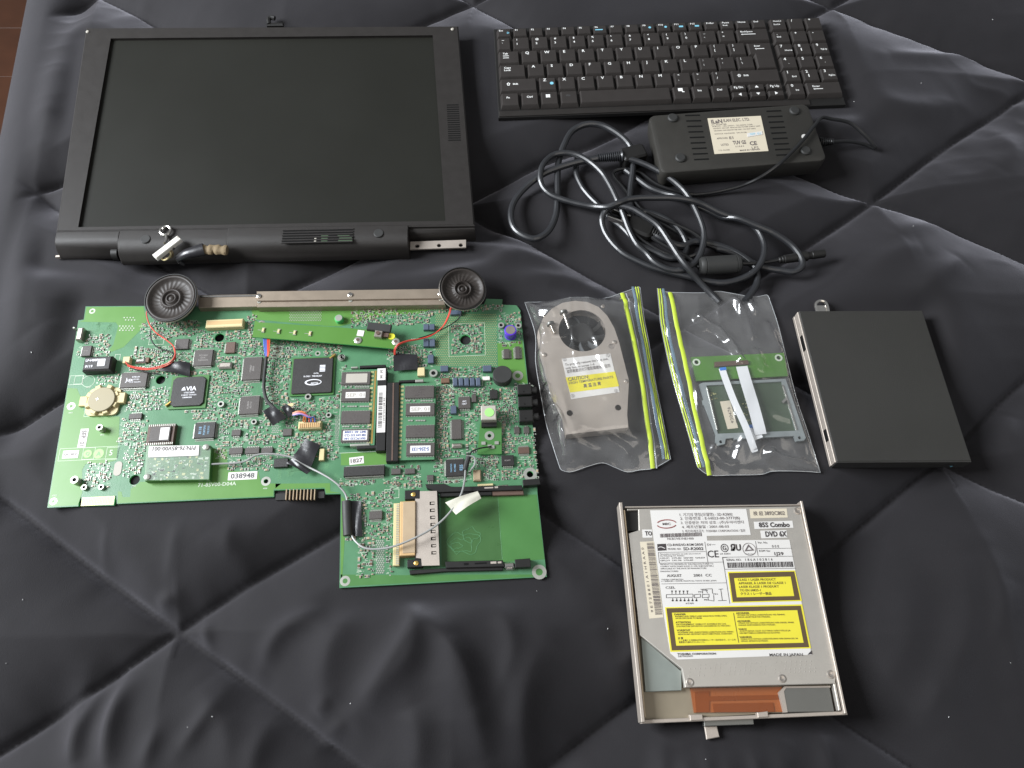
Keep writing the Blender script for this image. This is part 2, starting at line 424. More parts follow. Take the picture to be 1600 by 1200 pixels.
def quilt_height(X, Y):
    d = np.full(X.shape, 9.); T = np.zeros(X.shape); N = np.zeros(X.shape)
    for si, s in enumerate(SEAMS):
        pts = [tuple(v)[:2] for v in spline([Vector((*W2(p), 0)) for p in s], 4)]
        acc = si*3.7
        for a, b in zip(pts, pts[1:]):
            q, t = segdist(X, Y, a, b); m = q < d
            d = np.where(m, q, d); T = np.where(m, t+acc, T); N = np.where(m, si, N)
            acc += math.dist(a, b)
    h = .0300*(1-np.exp(-d/.042))-.0172-.0022*np.exp(-(d/.0030)**2)
    h += .00025*np.sin(T*1150+4*vnoise(T/.02, N, 8))*np.exp(-(d/.004)**2)                              # stitches
    puck = vnoise(T/.026+N*17, d/.09+N*5, 3)+.35*vnoise(T/.012+N*9, d/.06, 4)
    h += .0032*puck*np.exp(-d/.028)*np.clip(d/.006, 0, 1)                         # puckers running off the seams
    h += .006*vnoise(X/.12, Y/.12, 11)+.0035*vnoise(X/.05, Y/.06, 12)
    wr = np.abs(vnoise(X/.05+.4*vnoise(X/.03, Y/.03, 21), Y/.022, 22))
    h += .0020*(.5-wr*2)*np.clip(vnoise(X/.16, Y/.16, 23)*3, 0, 1)
    h += .0003*vnoise(X/.014, Y/.014, 31)
    for px, amp, wd_ in FOLDS:
        pts = [tuple(v)[:2] for v in spline([Vector((*W2(p), 0)) for p in px], 4)]
        q = np.full(X.shape, 9.); tt = np.zeros(X.shape); acc = 0; L = sum(math.dist(a, b) for a, b in zip(pts, pts[1:]))
        for a, b in zip(pts, pts[1:]):
            dd, t = segdist(X, Y, a, b); m = dd < q; q = np.where(m, dd, q); tt = np.where(m, (t+acc)/L, tt); acc += math.dist(a, b)
        h += 1.2*amp*np.exp(-(q/(wd_*1.0))**1.7)*np.sin(np.clip(tt, .06, .94)*math.pi)**.7
    return h
def quilt_pressed(X, Y):
    h = quilt_height(X, Y)
    for poly in SOFT:
        q = polydist(X, Y, [W2(p) for p in poly]); w = np.exp(-(np.maximum(q-.003, 0)/.018)**2)
        h = h*(1-w)+np.minimum(h, -.0002)*w
    for poly in PRESS:
        q = polydist(X, Y, [W2(p) for p in poly])
        w = np.exp(-(np.maximum(q-.004, 0)/.014)**2)
        h = h*(1-w)+np.minimum(h, -.0004)*w
    return h
NS, NY = 760, 560
s_ = np.linspace(-.30, 1.30, NS); y_ = np.linspace(-.22, .98, NY)
S, Y = np.meshgrid(s_, y_)
EDGE = -.454-.13*(Y-.60)                       # bed edge
RR = .045
th = np.clip(-S/RR, 0, math.pi/2)
X = EDGE+np.where(S >= 0, S, -RR*np.sin(th))
drop = np.where(S >= 0, 0, RR*(1-np.cos(th)))+np.maximum(0, -S-RR*math.pi/2)
Zq = quilt_pressed(EDGE+S, Y)
Zq = Zq*(lambda t: t*t*(3-2*t))(np.clip((S+.004)/.034, 0, 1))-drop
me = bpy.data.meshes.new('quilt')
idx = np.arange(NS*NY).reshape(NY, NS)
F = np.stack([idx[:-1, :-1], idx[:-1, 1:], idx[1:, 1:], idx[1:, :-1]], -1).reshape(-1, 4)
me.vertices.add(NS*NY); me.vertices.foreach_set('co', np.stack([X, Y, Zq], -1).astype(np.float32).ravel())
me.loops.add(F.size); me.loops.foreach_set('vertex_index', F.ravel().astype(np.int32))
me.polygons.add(len(F)); me.polygons.foreach_set('loop_start', np.arange(0, F.size, 4, dtype=np.int32))
me.update(calc_edges=True); me.validate(); me.shade_smooth()
qm = bpy.data.materials.new('quilt_fabric'); qm.use_nodes = True
nt = qm.node_tree; b = nt.nodes['Principled BSDF']
tc = nt.nodes.new('ShaderNodeTexCoord')
n1 = nt.nodes.new('ShaderNodeTexNoise'); n1.inputs['Scale'].default_value = 14; n1.inputs['Detail'].default_value = 6
nt.links.new(tc.outputs['Object'], n1.inputs['Vector'])
cr = nt.nodes.new('ShaderNodeValToRGB'); cr.color_ramp.elements[0].position = .3; cr.color_ramp.elements[1].position = .75
cr.color_ramp.elements[0].color = (.0118, .0109, .0121, 1); cr.color_ramp.elements[1].color = (.0170, .0157, .0173, 1)
nt.links.new(n1.outputs['Fac'], cr.inputs[0]); nt.links.new(cr.outputs[0], b.inputs['Base Color'])
b.inputs['Roughness'].default_value = .80; b.inputs['Specular IOR Level'].default_value = .20
b.inputs['Sheen Weight'].default_value = .30; b.inputs['Sheen Roughness'].default_value = .45; b.inputs['Sheen Tint'].default_value = (.92, .90, 1, 1)
wv = nt.nodes.new('ShaderNodeTexNoise'); wv.inputs['Scale'].default_value = 1600; wv.inputs['Detail'].default_value = 2
nt.links.new(tc.outputs['Object'], wv.inputs['Vector'])
bp = nt.nodes.new('ShaderNodeBump'); bp.inputs['Strength'].default_value = .35; bp.inputs['Distance'].default_value = .0005
nt.links.new(wv.outputs['Fac'], bp.inputs['Height'])
wv2 = nt.nodes.new('ShaderNodeTexNoise'); wv2.inputs['Scale'].default_value = 90; wv2.inputs['Detail'].default_value = 4
nt.links.new(tc.outputs['Object'], wv2.inputs['Vector'])
bp2 = nt.nodes.new('ShaderNodeBump'); bp2.inputs['Strength'].default_value = .07; bp2.inputs['Distance'].default_value = .002
nt.links.new(wv2.outputs['Fac'], bp2.inputs['Height']); nt.links.new(bp.outputs[0], bp2.inputs['Normal'])
nt.links.new(bp2.outputs[0], b.inputs['Normal'])
me.materials.append(qm)
quilt = bpy.data.objects.new('quilt', me); COL.objects.link(quilt)
tag(quilt, 'black quilted bed cover with diamond stitching under all the parts', kind='structure')
def quilt_z(x, y):
    return float(quilt_pressed(np.array([[x]]), np.array([[y]]))[0, 0])

wood = mat('floor_wood', '42230f', .45, var=.35, scale=18)
fl = bpy.data.objects.new('floor', None); COL.objects.link(fl); fl.location = (-1.1, 1.25, -.62); tag(fl, 'brown wooden floor boards below the bed edge', kind='structure')
for k in range(10):
    m = MB().box(0, -.65+k*.14, -.02, 1.6, .1393, .02, ch=.0006)
    mk('plank', m, wood, fl)
# lint on the quilt
lm = MB(); rl = random.Random(5)
for k in range(46):
    px, py = rl.uniform(10, 1590), rl.uniform(5, 1190)
    w = P(px, py, 0)
    z = quilt_z(w.x, w.y)
    if z <= -.00035: continue
    s = rl.uniform(.00022, .00055); a = rl.uniform(0, 3)
    lm.tube([(w.x, w.y, z+.0003), (w.x+s*2*math.cos(a), w.y+s*2*math.sin(a), z+.0006)], s*.5, n=5, sub=1)
tag(mk('lint', lm, lint_white), 'tiny white specks of lint scattered on the black quilt', 'lint', kind='stuff')
# ================================================================ screen lid
fr = Fr((80, 403), (735, 390), 0)
T = thing('laptop_screen_lid', fr, 'black laptop screen lid with bare hinges and loose cable ends', 'laptop screen')
zt = .0165
L = lambda x, y, z=zt: fr(x, y, z)
c_tl, c_tr, c_br, c_bl = L(134, 43), L(716, 40), L(742, 352), L(87, 362)
s_tl, s_tr, s_br, s_bl = L(173, 60), L(676, 55), L(696, 345), L(122, 355)
shell = MB()
out = [c_tl, c_tr, c_br, c_bl]
shell.prism([tuple(q)[:2] for q in out], 0, .0125)
mk('back_shell', shell, black_plastic, T)
bez = MB()
o2 = ccw([tuple(q)[:2] for q in out]); hole = ccw([tuple(q)[:2] for q in (s_tl, s_tr, s_br, s_bl)])
oi = inset(o2, .0012)
bez.plate(oi, [hole], zt-.0012, zt)
bez.loft([[(*q, .0125) for q in o2], [(*q, zt-.0011) for q in o2], [(*q, zt-.0001) for q in oi]], False, False)
bez.loft([[(*q, .0126) for q in hole], [(*q, zt-.0005) for q in hole]], False, False)
mk('bezel', bez, black_plastic, T)
mk('lcd_panel', MB().prism(inset(hole, -.0008), .0125, .0138), lcd, T)
# curved lower edge: two rolled end pieces and the wide centre hinge cover
def roll(xa, xb, y0, y1f, ztop, bulge, n=9):
    """barrel along x between local x positions; y0 = upper line, y1 = front"""
    rings = []
    prof = [(0, ztop), (.35, ztop), (.55, ztop-.0008), (.72, ztop-.0028), (.86, ztop-.006), (.96, ztop-.0105), (1, ztop*.25), (.99, 0.0), (0, 0)]
    for x in (xa, xa+.0006, xb-.0006, xb):
        k = .0005 if x in (xa, xb) else 0
        rings.append([(x, y0(x)+(y1f(x)-y0(x))*(p[0]-(k*20 if 0 < p[0] else 0)), max(0, p[1]-(k if p[1] > 0 else 0))) for p in prof])
    return MB().loft(rings)
def linef(a, b):
    return lambda x: a.y+(b.y-a.y)*(x-a.x)/(b.x-a.x)
yu = linef(c_bl, c_br)
fl_ = linef(L(80, 406, 0), L(748, 396, 0))
fc_ = linef(L(190, 415, 0), L(640, 405, 0))
xl0 = c_bl.x; xl1 = L(184, 372).x; xm = L(355, 372).x; xc1 = L(638, 362).x; xr1 = c_br.x
mk('end_roll', roll(xl0, xl1, yu, fl_, .0155, 0), black_plastic, T)
yr = linef(L(640, 372, .009), L(743, 366, .009))
mk('end_roll', roll(xc1, xr1, yu, yr, .0135, 0), black_plastic, T)
mk('hinge_cover', roll(xl1, xm, yu, fc_, .0160, 0), black_plastic, T)
mk('hinge_cover', roll(xm, xc1, yu, fc_, .0178, 0), black_plastic, T)
# vent in the hinge cover
v0, v1 = L(443, 360, .0178), L(552, 357, .0178); d1 = L(441, 380, .0178)
vw = v1.x-v0.x; vh = abs(d1.y-v0.y); cx = (v0.x+v1.x)/2; cy = v0.y-vh/2
vent = mk('vent_backing', MB().box(cx, cy, .0178, vw, vh, .0002), void_black, T)
for k in range(6):
    mk('vent_slat', MB().box(cx, cy+vh/2-vh*k/5, .0178, vw+.001, vh/5*.46, .0008, ch=.0002), black_plastic, T)
for fx, fy, w in ((.47, 3.5, .028), (.47, 4.5, .03), (.6, 2.5, .10), (.6, 3.5, .09), (.6, 4.5, .09), (.87, 2.6, .17), (.9, 3.5, .18), (.9, 4.5, .2)):
    mk('inverter_glimpse', MB().box(cx-vw/2+fx*vw, cy+vh/2-vh*fy/5, .0180, vw*w, vh/5*.35, .00012), touch_green if fx != .47 else grey_paper, T)
for px, py in ((227, 373), (592, 366)):
    p = L(px, py, .0165); zz = .0158 if px < 400 else .0177
    mk('screw_cover', MB().lathe((p.x, p.y, zz), [(.0040, -.001), (.0040, .0005), (.0036, .0008)], 22), rubber, T)
for px, py in ((137, 50), (707, 46)):
    p = L(px, py); mk('bumper', MB().lathe((p.x, p.y, zt-.0005), [(.0016, 0), (.0016, .0010), (.0010, .0016)], 12), grey_paper, T)
# side vent
for k in range(17):
    t = k/16
    a = L(698+2.6*t, 164.5+55*t); b2 = L(716.5+3.3*t, 163.5+55*t)
    mk('vent_slot', MB().box((a.x+b2.x)/2, (a.y+b2.y)/2, zt-.0002, b2.x-a.x, .0011, .0004), void_black, T)
# hinge plates
h = MB(); ha, hb, hc = L(641, 383, .006), L(728, 380, .006), L(641, 391, .006)
ang = math.atan2(hb.y-ha.y, hb.x-ha.x); wl = (hb-ha).length
poly = [(ha.x, ha.y+.0035), (hb.x, hb.y+.0035), (hb.x, hb.y-.0042), (ha.x, ha.y-.0042)]
holes = [circ(*tuple(L(px, py, .006))[:2], .0018, 14) for px, py in ((652, 384.5), (686, 383.5), (720, 383))]
mk('hinge_plate', h.plate(poly, holes, .0045, .0060), satin_metal, T)
for px, py in ((652, 384.5), (686, 383.5), (720, 383)):
    p = L(px, py, .004); mk('screw_hole', MB().lathe((p.x, p.y, .0040), [(.002, 0), (.002, .0004)], 12), void_black, T)
a, b2 = L(86, 402, .004), L(181, 396.5, .004)
mk('hinge_strip', MB().box((a.x+b2.x)/2, (a.y+b2.y)/2+.0012, .0012, b2.x-a.x, .0018, .0026, a=math.atan2(b2.y-a.y, b2.x-a.x)), satin_metal, T)
p = L(184, 396, .004); mk('hinge_barrel', MB().tube([(p.x-.003, p.y-.001, .005), (p.x+.002, p.y-.001, .005)], .0052, 14, 1), dark_plastic, T)
# latch
p = L(424, 36, .008)
lt = MB().box(p.x+.004, p.y-.002, .006, .016, .004, .003, ch=.0008)
lt.tube([(p.x-.002, p.y-.002, .008), (p.x-.003, p.y+.004, .0085), (p.x-.001, p.y+.0065, .0088), (p.x+.003, p.y+.0055, .0088)], .0022, 8, 4)
mk('latch', lt, dark_plastic, T)
# loose cables
q = lambda x, y, z: tuple(L(x, y, z))
rg = L(259, 361, .0178)
mk('ring_terminal', MB().tube([(rg.x+.0042*math.cos(t), rg.y+.0042*math.sin(t), .0184) for t in [k*math.pi/6 for k in range(12)]], .0011, 8, 2, closed=True), bright_steel, T)
mk('ring_terminal_lead', MB().tube([q(259.5, 366, .0182), q(260, 373, .0186), q(258, 380, .0195)], .0013, 8, 4), bright_steel, T)
a, b2 = L(241, 401, .022), L(280, 371, .022); an = math.atan2(b2.y-a.y, b2.x-a.x)
con = mk('connector', MB().box((a.x+b2.x)/2, (a.y+b2.y)/2, .0185, (b2-a).length, .0052, .0040, a=an, ch=.0005), white_plastic, T)
for k in range(14):
    t = (k+.5)/14; mk('contact', MB().box(a.x+(b2.x-a.x)*t-.0007*math.sin(an), a.y+(b2.y-a.y)*t+.0007*math.cos(an), .0225, .0009, .0018, .00015, a=an), grey_paper, con)
mk('lead', MB().tube([q(262, 391, .019), q(267, 397, .018), q(262, 404, .013), q(255, 406, .010), q(250, 400, .014), q(252, 393, .019)], .0007, 6, 5), cream_plastic, T)
mk('lead', MB().tube([q(264, 389, .019), q(270, 395, .018), q(268, 402, .013), q(258, 404, .012)], .0007, 6, 5), foam_brown, T)
mk('ground_lead', MB().tube([q(259, 378, .0195), q(268, 384, .0200), q(272, 390, .0185)], .0010, 6, 5), wire_black, T)
mk('cable_sleeve', MB().tube([q(278, 404, .012), q(290, 397, .0170), q(305, 393, .0180), q(319, 389.5, .0180)], lambda t: .0056-.0022*(1-t), 12, 4, flat=.75), tape_black, T)
mk('cable_tape', MB().tube([q(279, 402, .010), q(281, 408, .0075), q(288, 412, .004)], .0024, 8, 3, flat=.4), tape_black, T)
mk('foam_wrap', MB().tube([q(315, 390, .0178), q(325, 391, .0178), q(335, 389.5, .0178), q(345, 391, .0178), q(355, 391, .0178)], lambda t: .0042+.0005*math.sin(t*22), 12, 5, flat=.7), foam_brown, T)
# scuffs
# ================================================================ keyboard
fr = Fr((779, 189), (1326, 168), 0)
T = thing('laptop_keyboard', fr, 'bare black laptop keyboard with number pad and white legends', 'keyboard')
KW, KD = .3195, .1135
mk('tray', MB().box(KW/2, KD/2, 0, KW, KD, .0042, ch=.0006), dark_plastic, T)
mk('front_lip', MB().box(KW/2-.016, .0035, .0042, KW-.034, .0062, .0012, ch=.0004), black_plastic, T)
U = .01795; x0 = .0022; y0 = .0078
RH = .01775; FH = .0125
rowy = {0: y0, 1: y0+RH, 2: y0+2*RH, 3: y0+3*RH, 4: y0+4*RH, 5: y0+5*RH}
def key(xa, xb, ya, yb, legends=(), poly=None, zb=.0043, top=.0086):
    m = MB(); g = .00045
    if poly:
        p = ccw(poly); p = inset(p, g)
        mid = inset(p, .0008); tp = inset(p, .0021)
        m.loft([[(*q, zb) for q in p], [(*q, top-.0012) for q in mid], [(*q, top) for q in tp]])
        cxl, cyt = min(q[0] for q in tp), max(q[1] for q in tp)
    else:
        xa += g; xb -= g; ya += g; yb -= g
        tx0, tx1, ty0, ty1 = xa+.0015, xb-.0013, ya+.0019, yb-.0006
        if yb-ya < .012: ty0 = ya+.0014
        R0 = [(xa, ya), (xb, ya), (xb, yb), (xa, yb)]
        R1 = [(tx0, ty0), (tx1, ty0), (tx1, ty1), (tx0, ty1)]
        e = .0004; R2 = [(tx0+e, ty0+e), (tx1-e, ty0+e), (tx1-e, ty1-e), (tx0+e, ty1-e)]
        m.loft([[(*q, zb) for q in R0], [(*q, top-.0003) for q in R1], [(*q, top) for q in R2]])
        cxl, cyt = tx0, ty1
        cyb = ty0; cxr = tx1
    o = mk('key', m, key_plastic, T)
    for lg in legends:
        s, dx, dy, hh = lg[:4]; mt = lg[4] if len(lg) > 4 else legend_white
        l = MB().text(s, cxl+dx, cyt-dy, top+.00012, hh*1.15, bold=.014, sx=1.05)
        mk('legend', l, mt, o)
    return o, cxl, cyt, top
def mark(o, polys, z, mt=legend_white):
    m = MB()
    for p in polys: m.prism(p, z+.00005, z+.00012)
    mk('legend', m, mt, o)
def rct(x, y, w, h): return [(x, y), (x+w, y), (x+w, y+h), (x, y+h)]
# function row
fn = ['Esc', 'F1', 'F2', 'F3', 'F4', 'F5', 'F6', 'F7', 'F8', 'F9', 'F10', 'F11', 'F12', 'PrtScr', 'Pause', 'Home', 'End']
MAIN = 14.62*U; fw = MAIN/17; ya = rowy[5]-.0002
for i, s in enumerate(fn):
    sm = [(s, .0010, .0022, .0017)]
    o, cx, cy, tp = key(x0+i*fw, x0+(i+1)*fw, ya, ya+FH, sm)
    if s == 'Esc': mk('legend', MB().text('D', cx+.0085, cy-.0055, tp+.00012, .0021, bold=.02), legend_blue, o)
    if s == 'F6': mark(o, [rct(cx+.001, cy-.0062, .0072, .0012)], tp, legend_blue)
    if s in ('F9', 'F10', 'F11', 'F12'):
        mark(o, [circ(cx+.0075, cy-.0050, .0013, 10) if s in ('F9', 'F10') else rct(cx+.005, cy-.0062, .004, .0020)], tp, legend_blue)
    if s == 'Pause': mk('legend', MB().text('Break', cx+.0012, cy-.0058, tp+.00012, .0014, bold=.02), legend_white, o)
def row(r, start, names, w=U):
    x = start
    for n in names:
        lg = []
        if isinstance(n, tuple): lg = [(n[0], .0028, .0028, .0019), (n[1], .0028, .0083, .0021)]
        else: lg = [(n, .0030, .0028, .0026)]
        key(x, x+w, rowy[r], rowy[r]+RH, lg); x += w
    return x
xe = x0+MAIN
o, cx, cy, tp = key(x0, x0+.8*U, rowy[4], rowy[4]+RH, [('~', .003, .0030, .0022), ('`', .003, .0075, .0022)])
x = row(4, x0+.8*U, [('!', '1'), ('@', '2'), ('#', '3'), ('$', '4'), ('%', '5'), ('^', '6'), ('&', '7'), ('*', '8'), ('(', '9'), (')', '0'), ('_', '-'), ('+', '=')])
def arrow_l(x, y, w): return [[(x, y), (x+.0016, y+.0011), (x+.0016, y-.0011)], rct(x+.001, y-.00035, w, .0007)]
o, cx, cy, tp = key(x, xe, rowy[4], rowy[4]+RH, [('BackSpace', .0030, .0030, .0016)]); mark(o, arrow_l(cx+.003, cy-.0065, .013), tp)
o, cx, cy, tp = key(x0, x0+1.2*U, rowy[3], rowy[3]+RH, [('Tab', .0032, .0030, .0018)])
mark(o, [rct(cx+.0032, cy-.0062, .0055, .0006), rct(cx+.0032, cy-.0088, .0055, .0006)], tp)
x = row(3, x0+1.2*U, list('QWERTYUIOP')+[('{', '['), ('}', ']')])
xq = x
o, cx, cy, tp = key(x0, x0+1.47*U, rowy[2], rowy[2]+RH, [('Caps', .0036, .0035, .0018), ('Lock', .0036, .0065, .0018)])
x = row(2, x0+1.47*U, list('ASDFGHJKL')+[(':', ';'), ('"', "'"), ('|', '\\')])
o, cx, cy, tp = key(0, 0, 0, 0, [], poly=[(x, rowy[2]), (xe, rowy[2]), (xe, rowy[3]+RH), (xq, rowy[3]+RH), (xq, rowy[3]), (x, rowy[3])])
mk('legend', MB().text('Enter', xq+.0075, rowy[3]+RH-.0058, tp+.00012, .0018, bold=.02), legend_white, o); mark(o, arrow_l(xq+.0075, rowy[3]+RH-.0095, .008), tp)
def shiftmark(o, cx, cy, tp, dx):
    X = cx+dx; Y_ = cy-.0065
    mk('legend', MB().text('Shift', X+.0062, Y_, tp+.00012, .0019, bold=.02), legend_white, o)
    a = [(X+.0022, Y_+.0022), (X+.0002, Y_+.0002), (X+.0012, Y_+.0002), (X+.0012, Y_-.0016), (X+.0032, Y_-.0016), (X+.0032, Y_+.0002), (X+.0042, Y_+.0002)]
    m = MB().plate(a, [inset(ccw(a), .00055)], tp+.00005, tp+.00012); mk('legend', m, legend_white, o)
o, cx, cy, tp = key(x0, x0+2.0*U, rowy[1], rowy[1]+RH); shiftmark(o, cx, cy, tp, .0045)
xz = x0+2.0*U
x = row(1, xz, list('ZXCVBNM')+[('<', ','), ('>', '.'), ('?', '/')])
mk('legend', MB().prism(circ(xz+.0128, rowy[1]+.0095, .0017, 14), .0087, .0088), legend_blue, T)
o, cx, cy, tp = key(x, xe, rowy[1], rowy[1]+RH); shiftmark(o, cx, cy, tp, .004)
# bottom row
r = 0; x = x0
for s, w, dim in (('Fn', 1.03, 0), ('Ctrl', 1, 0), ('', 1, 0), ('Alt', 1, 1), ('', 4.78, 2), ('', 1, 3), ('Ins', 1, 0), ('Del', 1, 0)):
    o, cx, cy, tp = key(x, x+w*U, rowy[0], rowy[0]+RH, [(s, .0042, .0052, .0019, legend_dim if dim == 1 else legend_white)] if s else [])
    if not s and dim == 0: mark(o, [rct(cx+.0038+i*.0021, cy-.0048-j*.0020, .0018, .0017) for i in (0, 1) for j in (0, 1)], tp)
    if dim == 3: mark(o, [rct(cx+.0042, cy-.0052, .0042, .0036), [(cx+.0075, cy-.0066), (cx+.0098, cy-.0066), (cx+.0098, cy-.0058), (cx+.0075, cy-.0052)]], tp)
    x += w*U
hw = (xe-x)/3; hh = RH/2
def tri(cx, cy, d, s=.0018):
    return {'u': [(cx-s, cy-s*.7), (cx+s, cy-s*.7), (cx, cy+s*.8)], 'd': [(cx-s, cy+s*.7), (cx, cy-s*.8), (cx+s, cy+s*.7)],
            'l': [(cx+s*.7, cy-s), (cx+s*.7, cy+s), (cx-s*.8, cy)], 'r': [(cx-s*.7, cy-s), (cx+s*.8, cy), (cx-s*.7, cy+s)]}[d]
for i, (a, b2) in enumerate((('Pg Dn', 'l'), ('^u', 'd'), ('Pg Up', 'r'))):
    xa = x+i*hw
    o, cx, cy, tp = key(xa, xa+hw, rowy[0]+hh, rowy[0]+RH, [] if a == '^u' else [(a, .0022, .0032, .0020)])
    if a == '^u': mark(o, [tri(xa+hw/2, cy-.0030, 'u')], tp)
    o, cx, cy, tp = key(xa, xa+hw, rowy[0], rowy[0]+hh); mark(o, [tri(xa+hw/2, cy-.0030, b2)], tp)
# number pad
nx = xe+.0022; nw = (KW-.0010-nx)/3; nh = (rowy[5]+FH-.0002-rowy[0])/6
pad = [[('0', 'Ins'), None], [('1', 'End'), ('2', ''), ('3', 'PgDn')], [('4', '-'), ('5', ''), ('6', '-')], [('7', 'Home'), ('8', ''), ('9', 'PgUp')],
       [('.', 'Del'), ('+', ''), ('-', '')], [('NumLk', 'ScrLk'), ('/', ''), ('*', '')]]
for j, rw in enumerate(pad):
    for i, k in enumerate(rw):
        ya = rowy[0]+j*nh
        if k is None:
            o, cx, cy, tp = key(nx+nw, nx+3*nw, ya, ya+nh, [('Enter', .0050, .0045, .0018)]); mark(o, arrow_l(cx+.0050, cy-.0078, .0080), tp); continue
        big = k[0] in '0123456789'
        lg = [(k[0], .0024, .0026, .0027 if big else (.0015 if len(k[0]) > 1 else .0026))]
        if k[1]: lg.append((k[1], .0060 if big else .002, .0082 if big else .0070, .0016))
        o, cx, cy, tp = key(nx+i*nw, nx+(i+1)*nw, ya, ya+nh, lg)
        if k[0] in '28': mark(o, [rct(cx+.0042, cy-.0095, .0008, .0035)], tp)
# ================================================================ power adapter with its thin cord
fr = Fr((1017, 318), (1275, 297), 0)
T = thing('power_adapter', fr, 'black power adapter lying label side up with pale rating label', 'power adapter')
za = .0205
c = [fr(*p, za) for p in ((1030, 270), (1288, 251), (1268, 163), (1016, 178))]
poly = [tuple(q)[:2] for q in c]
ctr = (sum(q[0] for q in poly)/4, sum(q[1] for q in poly)/4)
w = ((c[1]-c[0]).length+(c[2]-c[3]).length)/2; d = ((c[3]-c[0]).length+(c[2]-c[1]).length)/2
ac = MB(); rings = []
for z, ins in ((0, .003), (.002, .0012), (.010, .0002), (za-.0016, 0), (za-.0005, .0006), (za, .0018)):
    rings.append([(x, y, z) for x, y in rrect(*ctr, w-2*ins, d-2*ins, .006-ins*.5, 5)])
mk('case', ac.loft(rings), adapter_plastic, T)
A = lambda x, y, z=za: fr(x, y, z)
for px, py in ((1051, 185), (1063, 247.5), (1241, 174), (1258, 236)):
    p = A(px, py); mk('rubber_foot', MB().lathe((p.x, p.y, za-.0004), [(.0046, 0), (.0046, .0016), (.0036, .0024)], 20), rubber, T)
p = A(1257, 213.6); mk('white_dot', MB().lathe((p.x, p.y, za-.0002), [(.0026, 0), (.0026, .0005)], 16), white_paper, T)
for k in range(9):
    t = k/8
    for (a, b2) in (((1070.5+14*t, 180.5+69*t), (1093.5+14*t, 180+68.5*t)), ((1197.5+15.5*t, 174+68.5*t), (1220.5+16*t, 173+68.5*t))):
        u, v = A(*a), A(*b2)
        mk('vent_slot', MB().box((u.x+v.x)/2, (u.y+v.y)/2, za-.0004, (v-u).length, .0014, .0006, a=math.atan2(v.y-u.y, v.x-u.x)), void_black, T)
Z6 = lambda x, y: (1030+x/4.571, 20+y/4.571)
lq = [A(*Z6(*p)) for p in ((395, 1010), (780, 988), (725, 737), (345, 755))]
lab = mk('rating_label', MB().prism([tuple(q)[:2] for q in lq], za, za+.00025), cream_paper, T)
pr = MB(); la = math.atan2(lq[1].y-lq[0].y, lq[1].x-lq[0].x); zz = za+.00035
def lt(s, x, y, hpx, wpx=None, bold=0):
    p = A(*Z6(x, y)); kx, ky = fr.sc(*Z6(x, y), za)
    pr.text(s, p.x, p.y, zz, hpx/4.571*ky, (wpx/4.571*kx) if wpx else None, a=la, bold=bold)
lt('ILaN', 370, 780, 26, 80, .03); lt('ILAN ELEC. LTD.', 458, 772, 20, 190, .012)
lt('AC ADAPTER', 372, 803, 9, 110)
lt('INPUT: 100-240V~ 50-60Hz 2.0A', 380, 815, 8, 290); lt('OUTPUT: 20V 6.0A  REGULATED POWER SUPPLY UNIT', 385, 829, 8, 340)
lt('CAUTION: FOR INDOOR USE ONLY. DO NOT OPEN', 390, 845, 8, 300); lt('SHOCK HAZARD  S/N 0108', 395, 868, 8, 230)
lt('APPROVED', 410, 900, 11, 80); lt('E1', 500, 895, 17, 28, .02); lt('TUV GS', 525, 930, 24, 95, .03); lt('CE', 645, 935, 26, 52, .03)
lt('LISTED', 440, 945, 14, 55); lt('LPS', 660, 966, 16, 50); lt('MADE IN TAIWAN', 575, 985, 10, 145, .02); lt('I.T.E. POWER', 425, 985, 8, 80); lt('E 5 8 8 0', 545, 957, 10, 60)
mk('print', pr, soft_ink, lab)
p = [A(*Z6(*q)) for q in ((630, 890), (738, 872), (733, 847), (626, 864))]
st = mk('date_sticker', MB().prism([tuple(q)[:2] for q in p], za+.0004, za+.0006), white_paper, T)
pr = MB(); zz = za+.0007; lt('SEP. 01', 645, 870, 14, 78); mk('print', pr, legend_blue, st)
# cord from the right-hand end, folded back over the case into the coil
q = lambda x, y, z: tuple(fr(x, y, z))
mk('strain_relief', MB().tube([q(1280, 222, .010), q(1287, 222, .010), q(1294, 221.5, .010), q(1301, 221.5, .010)], lambda t: .0040-.0014*t+.0005*math.sin(t*40), 12, 6), thin_rubber, T)
thin = [q(1296, 221.8, .0100), q(1325, 221, .0080), q(1350, 225, .0050), q(1366, 231, .0042), q(1366, 228, .0065), q(1350, 210, .0120), q(1328, 192, .0160), q(1300, 186, .0190), q(1284, 184, .0215), q(1272, 197, .0240), q(1258, 215, .0245), q(1240, 235, .0240), q(1218, 256, .0225),
        q(1190, 276, .0160), q(1160, 290, .0075), q(1130, 298, .0035), q(1100, 303, .0028), q(1075, 303, .0028), q(1030, 290, .0030), q(1000, 270, .0035), q(975, 264, .0040), q(958, 272, .0035), q(975, 295, .0030), q(1005, 330, .0030), q(1040, 352, .0030), q(1075, 372, .0030), q(1110, 385, .0032), q(1150, 398, .0040), q(1168, 412, .0050)]
mk('cord', MB().tube(thin, .00155, 8, 7), thin_rubber, T)
th2 = [q(1092, 418, .0060), q(1075, 402, .0050), q(1050, 390, .0050), q(1020, 372, .0050), q(990, 345, .0060), q(976, 330, .0070), q(975, 338, .0060), q(990, 362, .0050), q(1010, 380, .0040), q(1040, 396, .0035), q(1068, 402, .0035), q(1090, 396, .0050), q(1100, 380, .0060), q(1085, 365, .0070), q(1058, 352, .0080), q(1028, 340, .0085), q(1000, 326, .0090)]
mk('cord', MB().tube(th2, .00155, 8, 7), thin_rubber, T)
mk('cord', MB().tube([q(1158, 412, .0060), q(1172, 412, .0055), q(1195, 410, .0050), q(1220, 406, .0050)], .0017, 8, 6), thin_rubber, T)
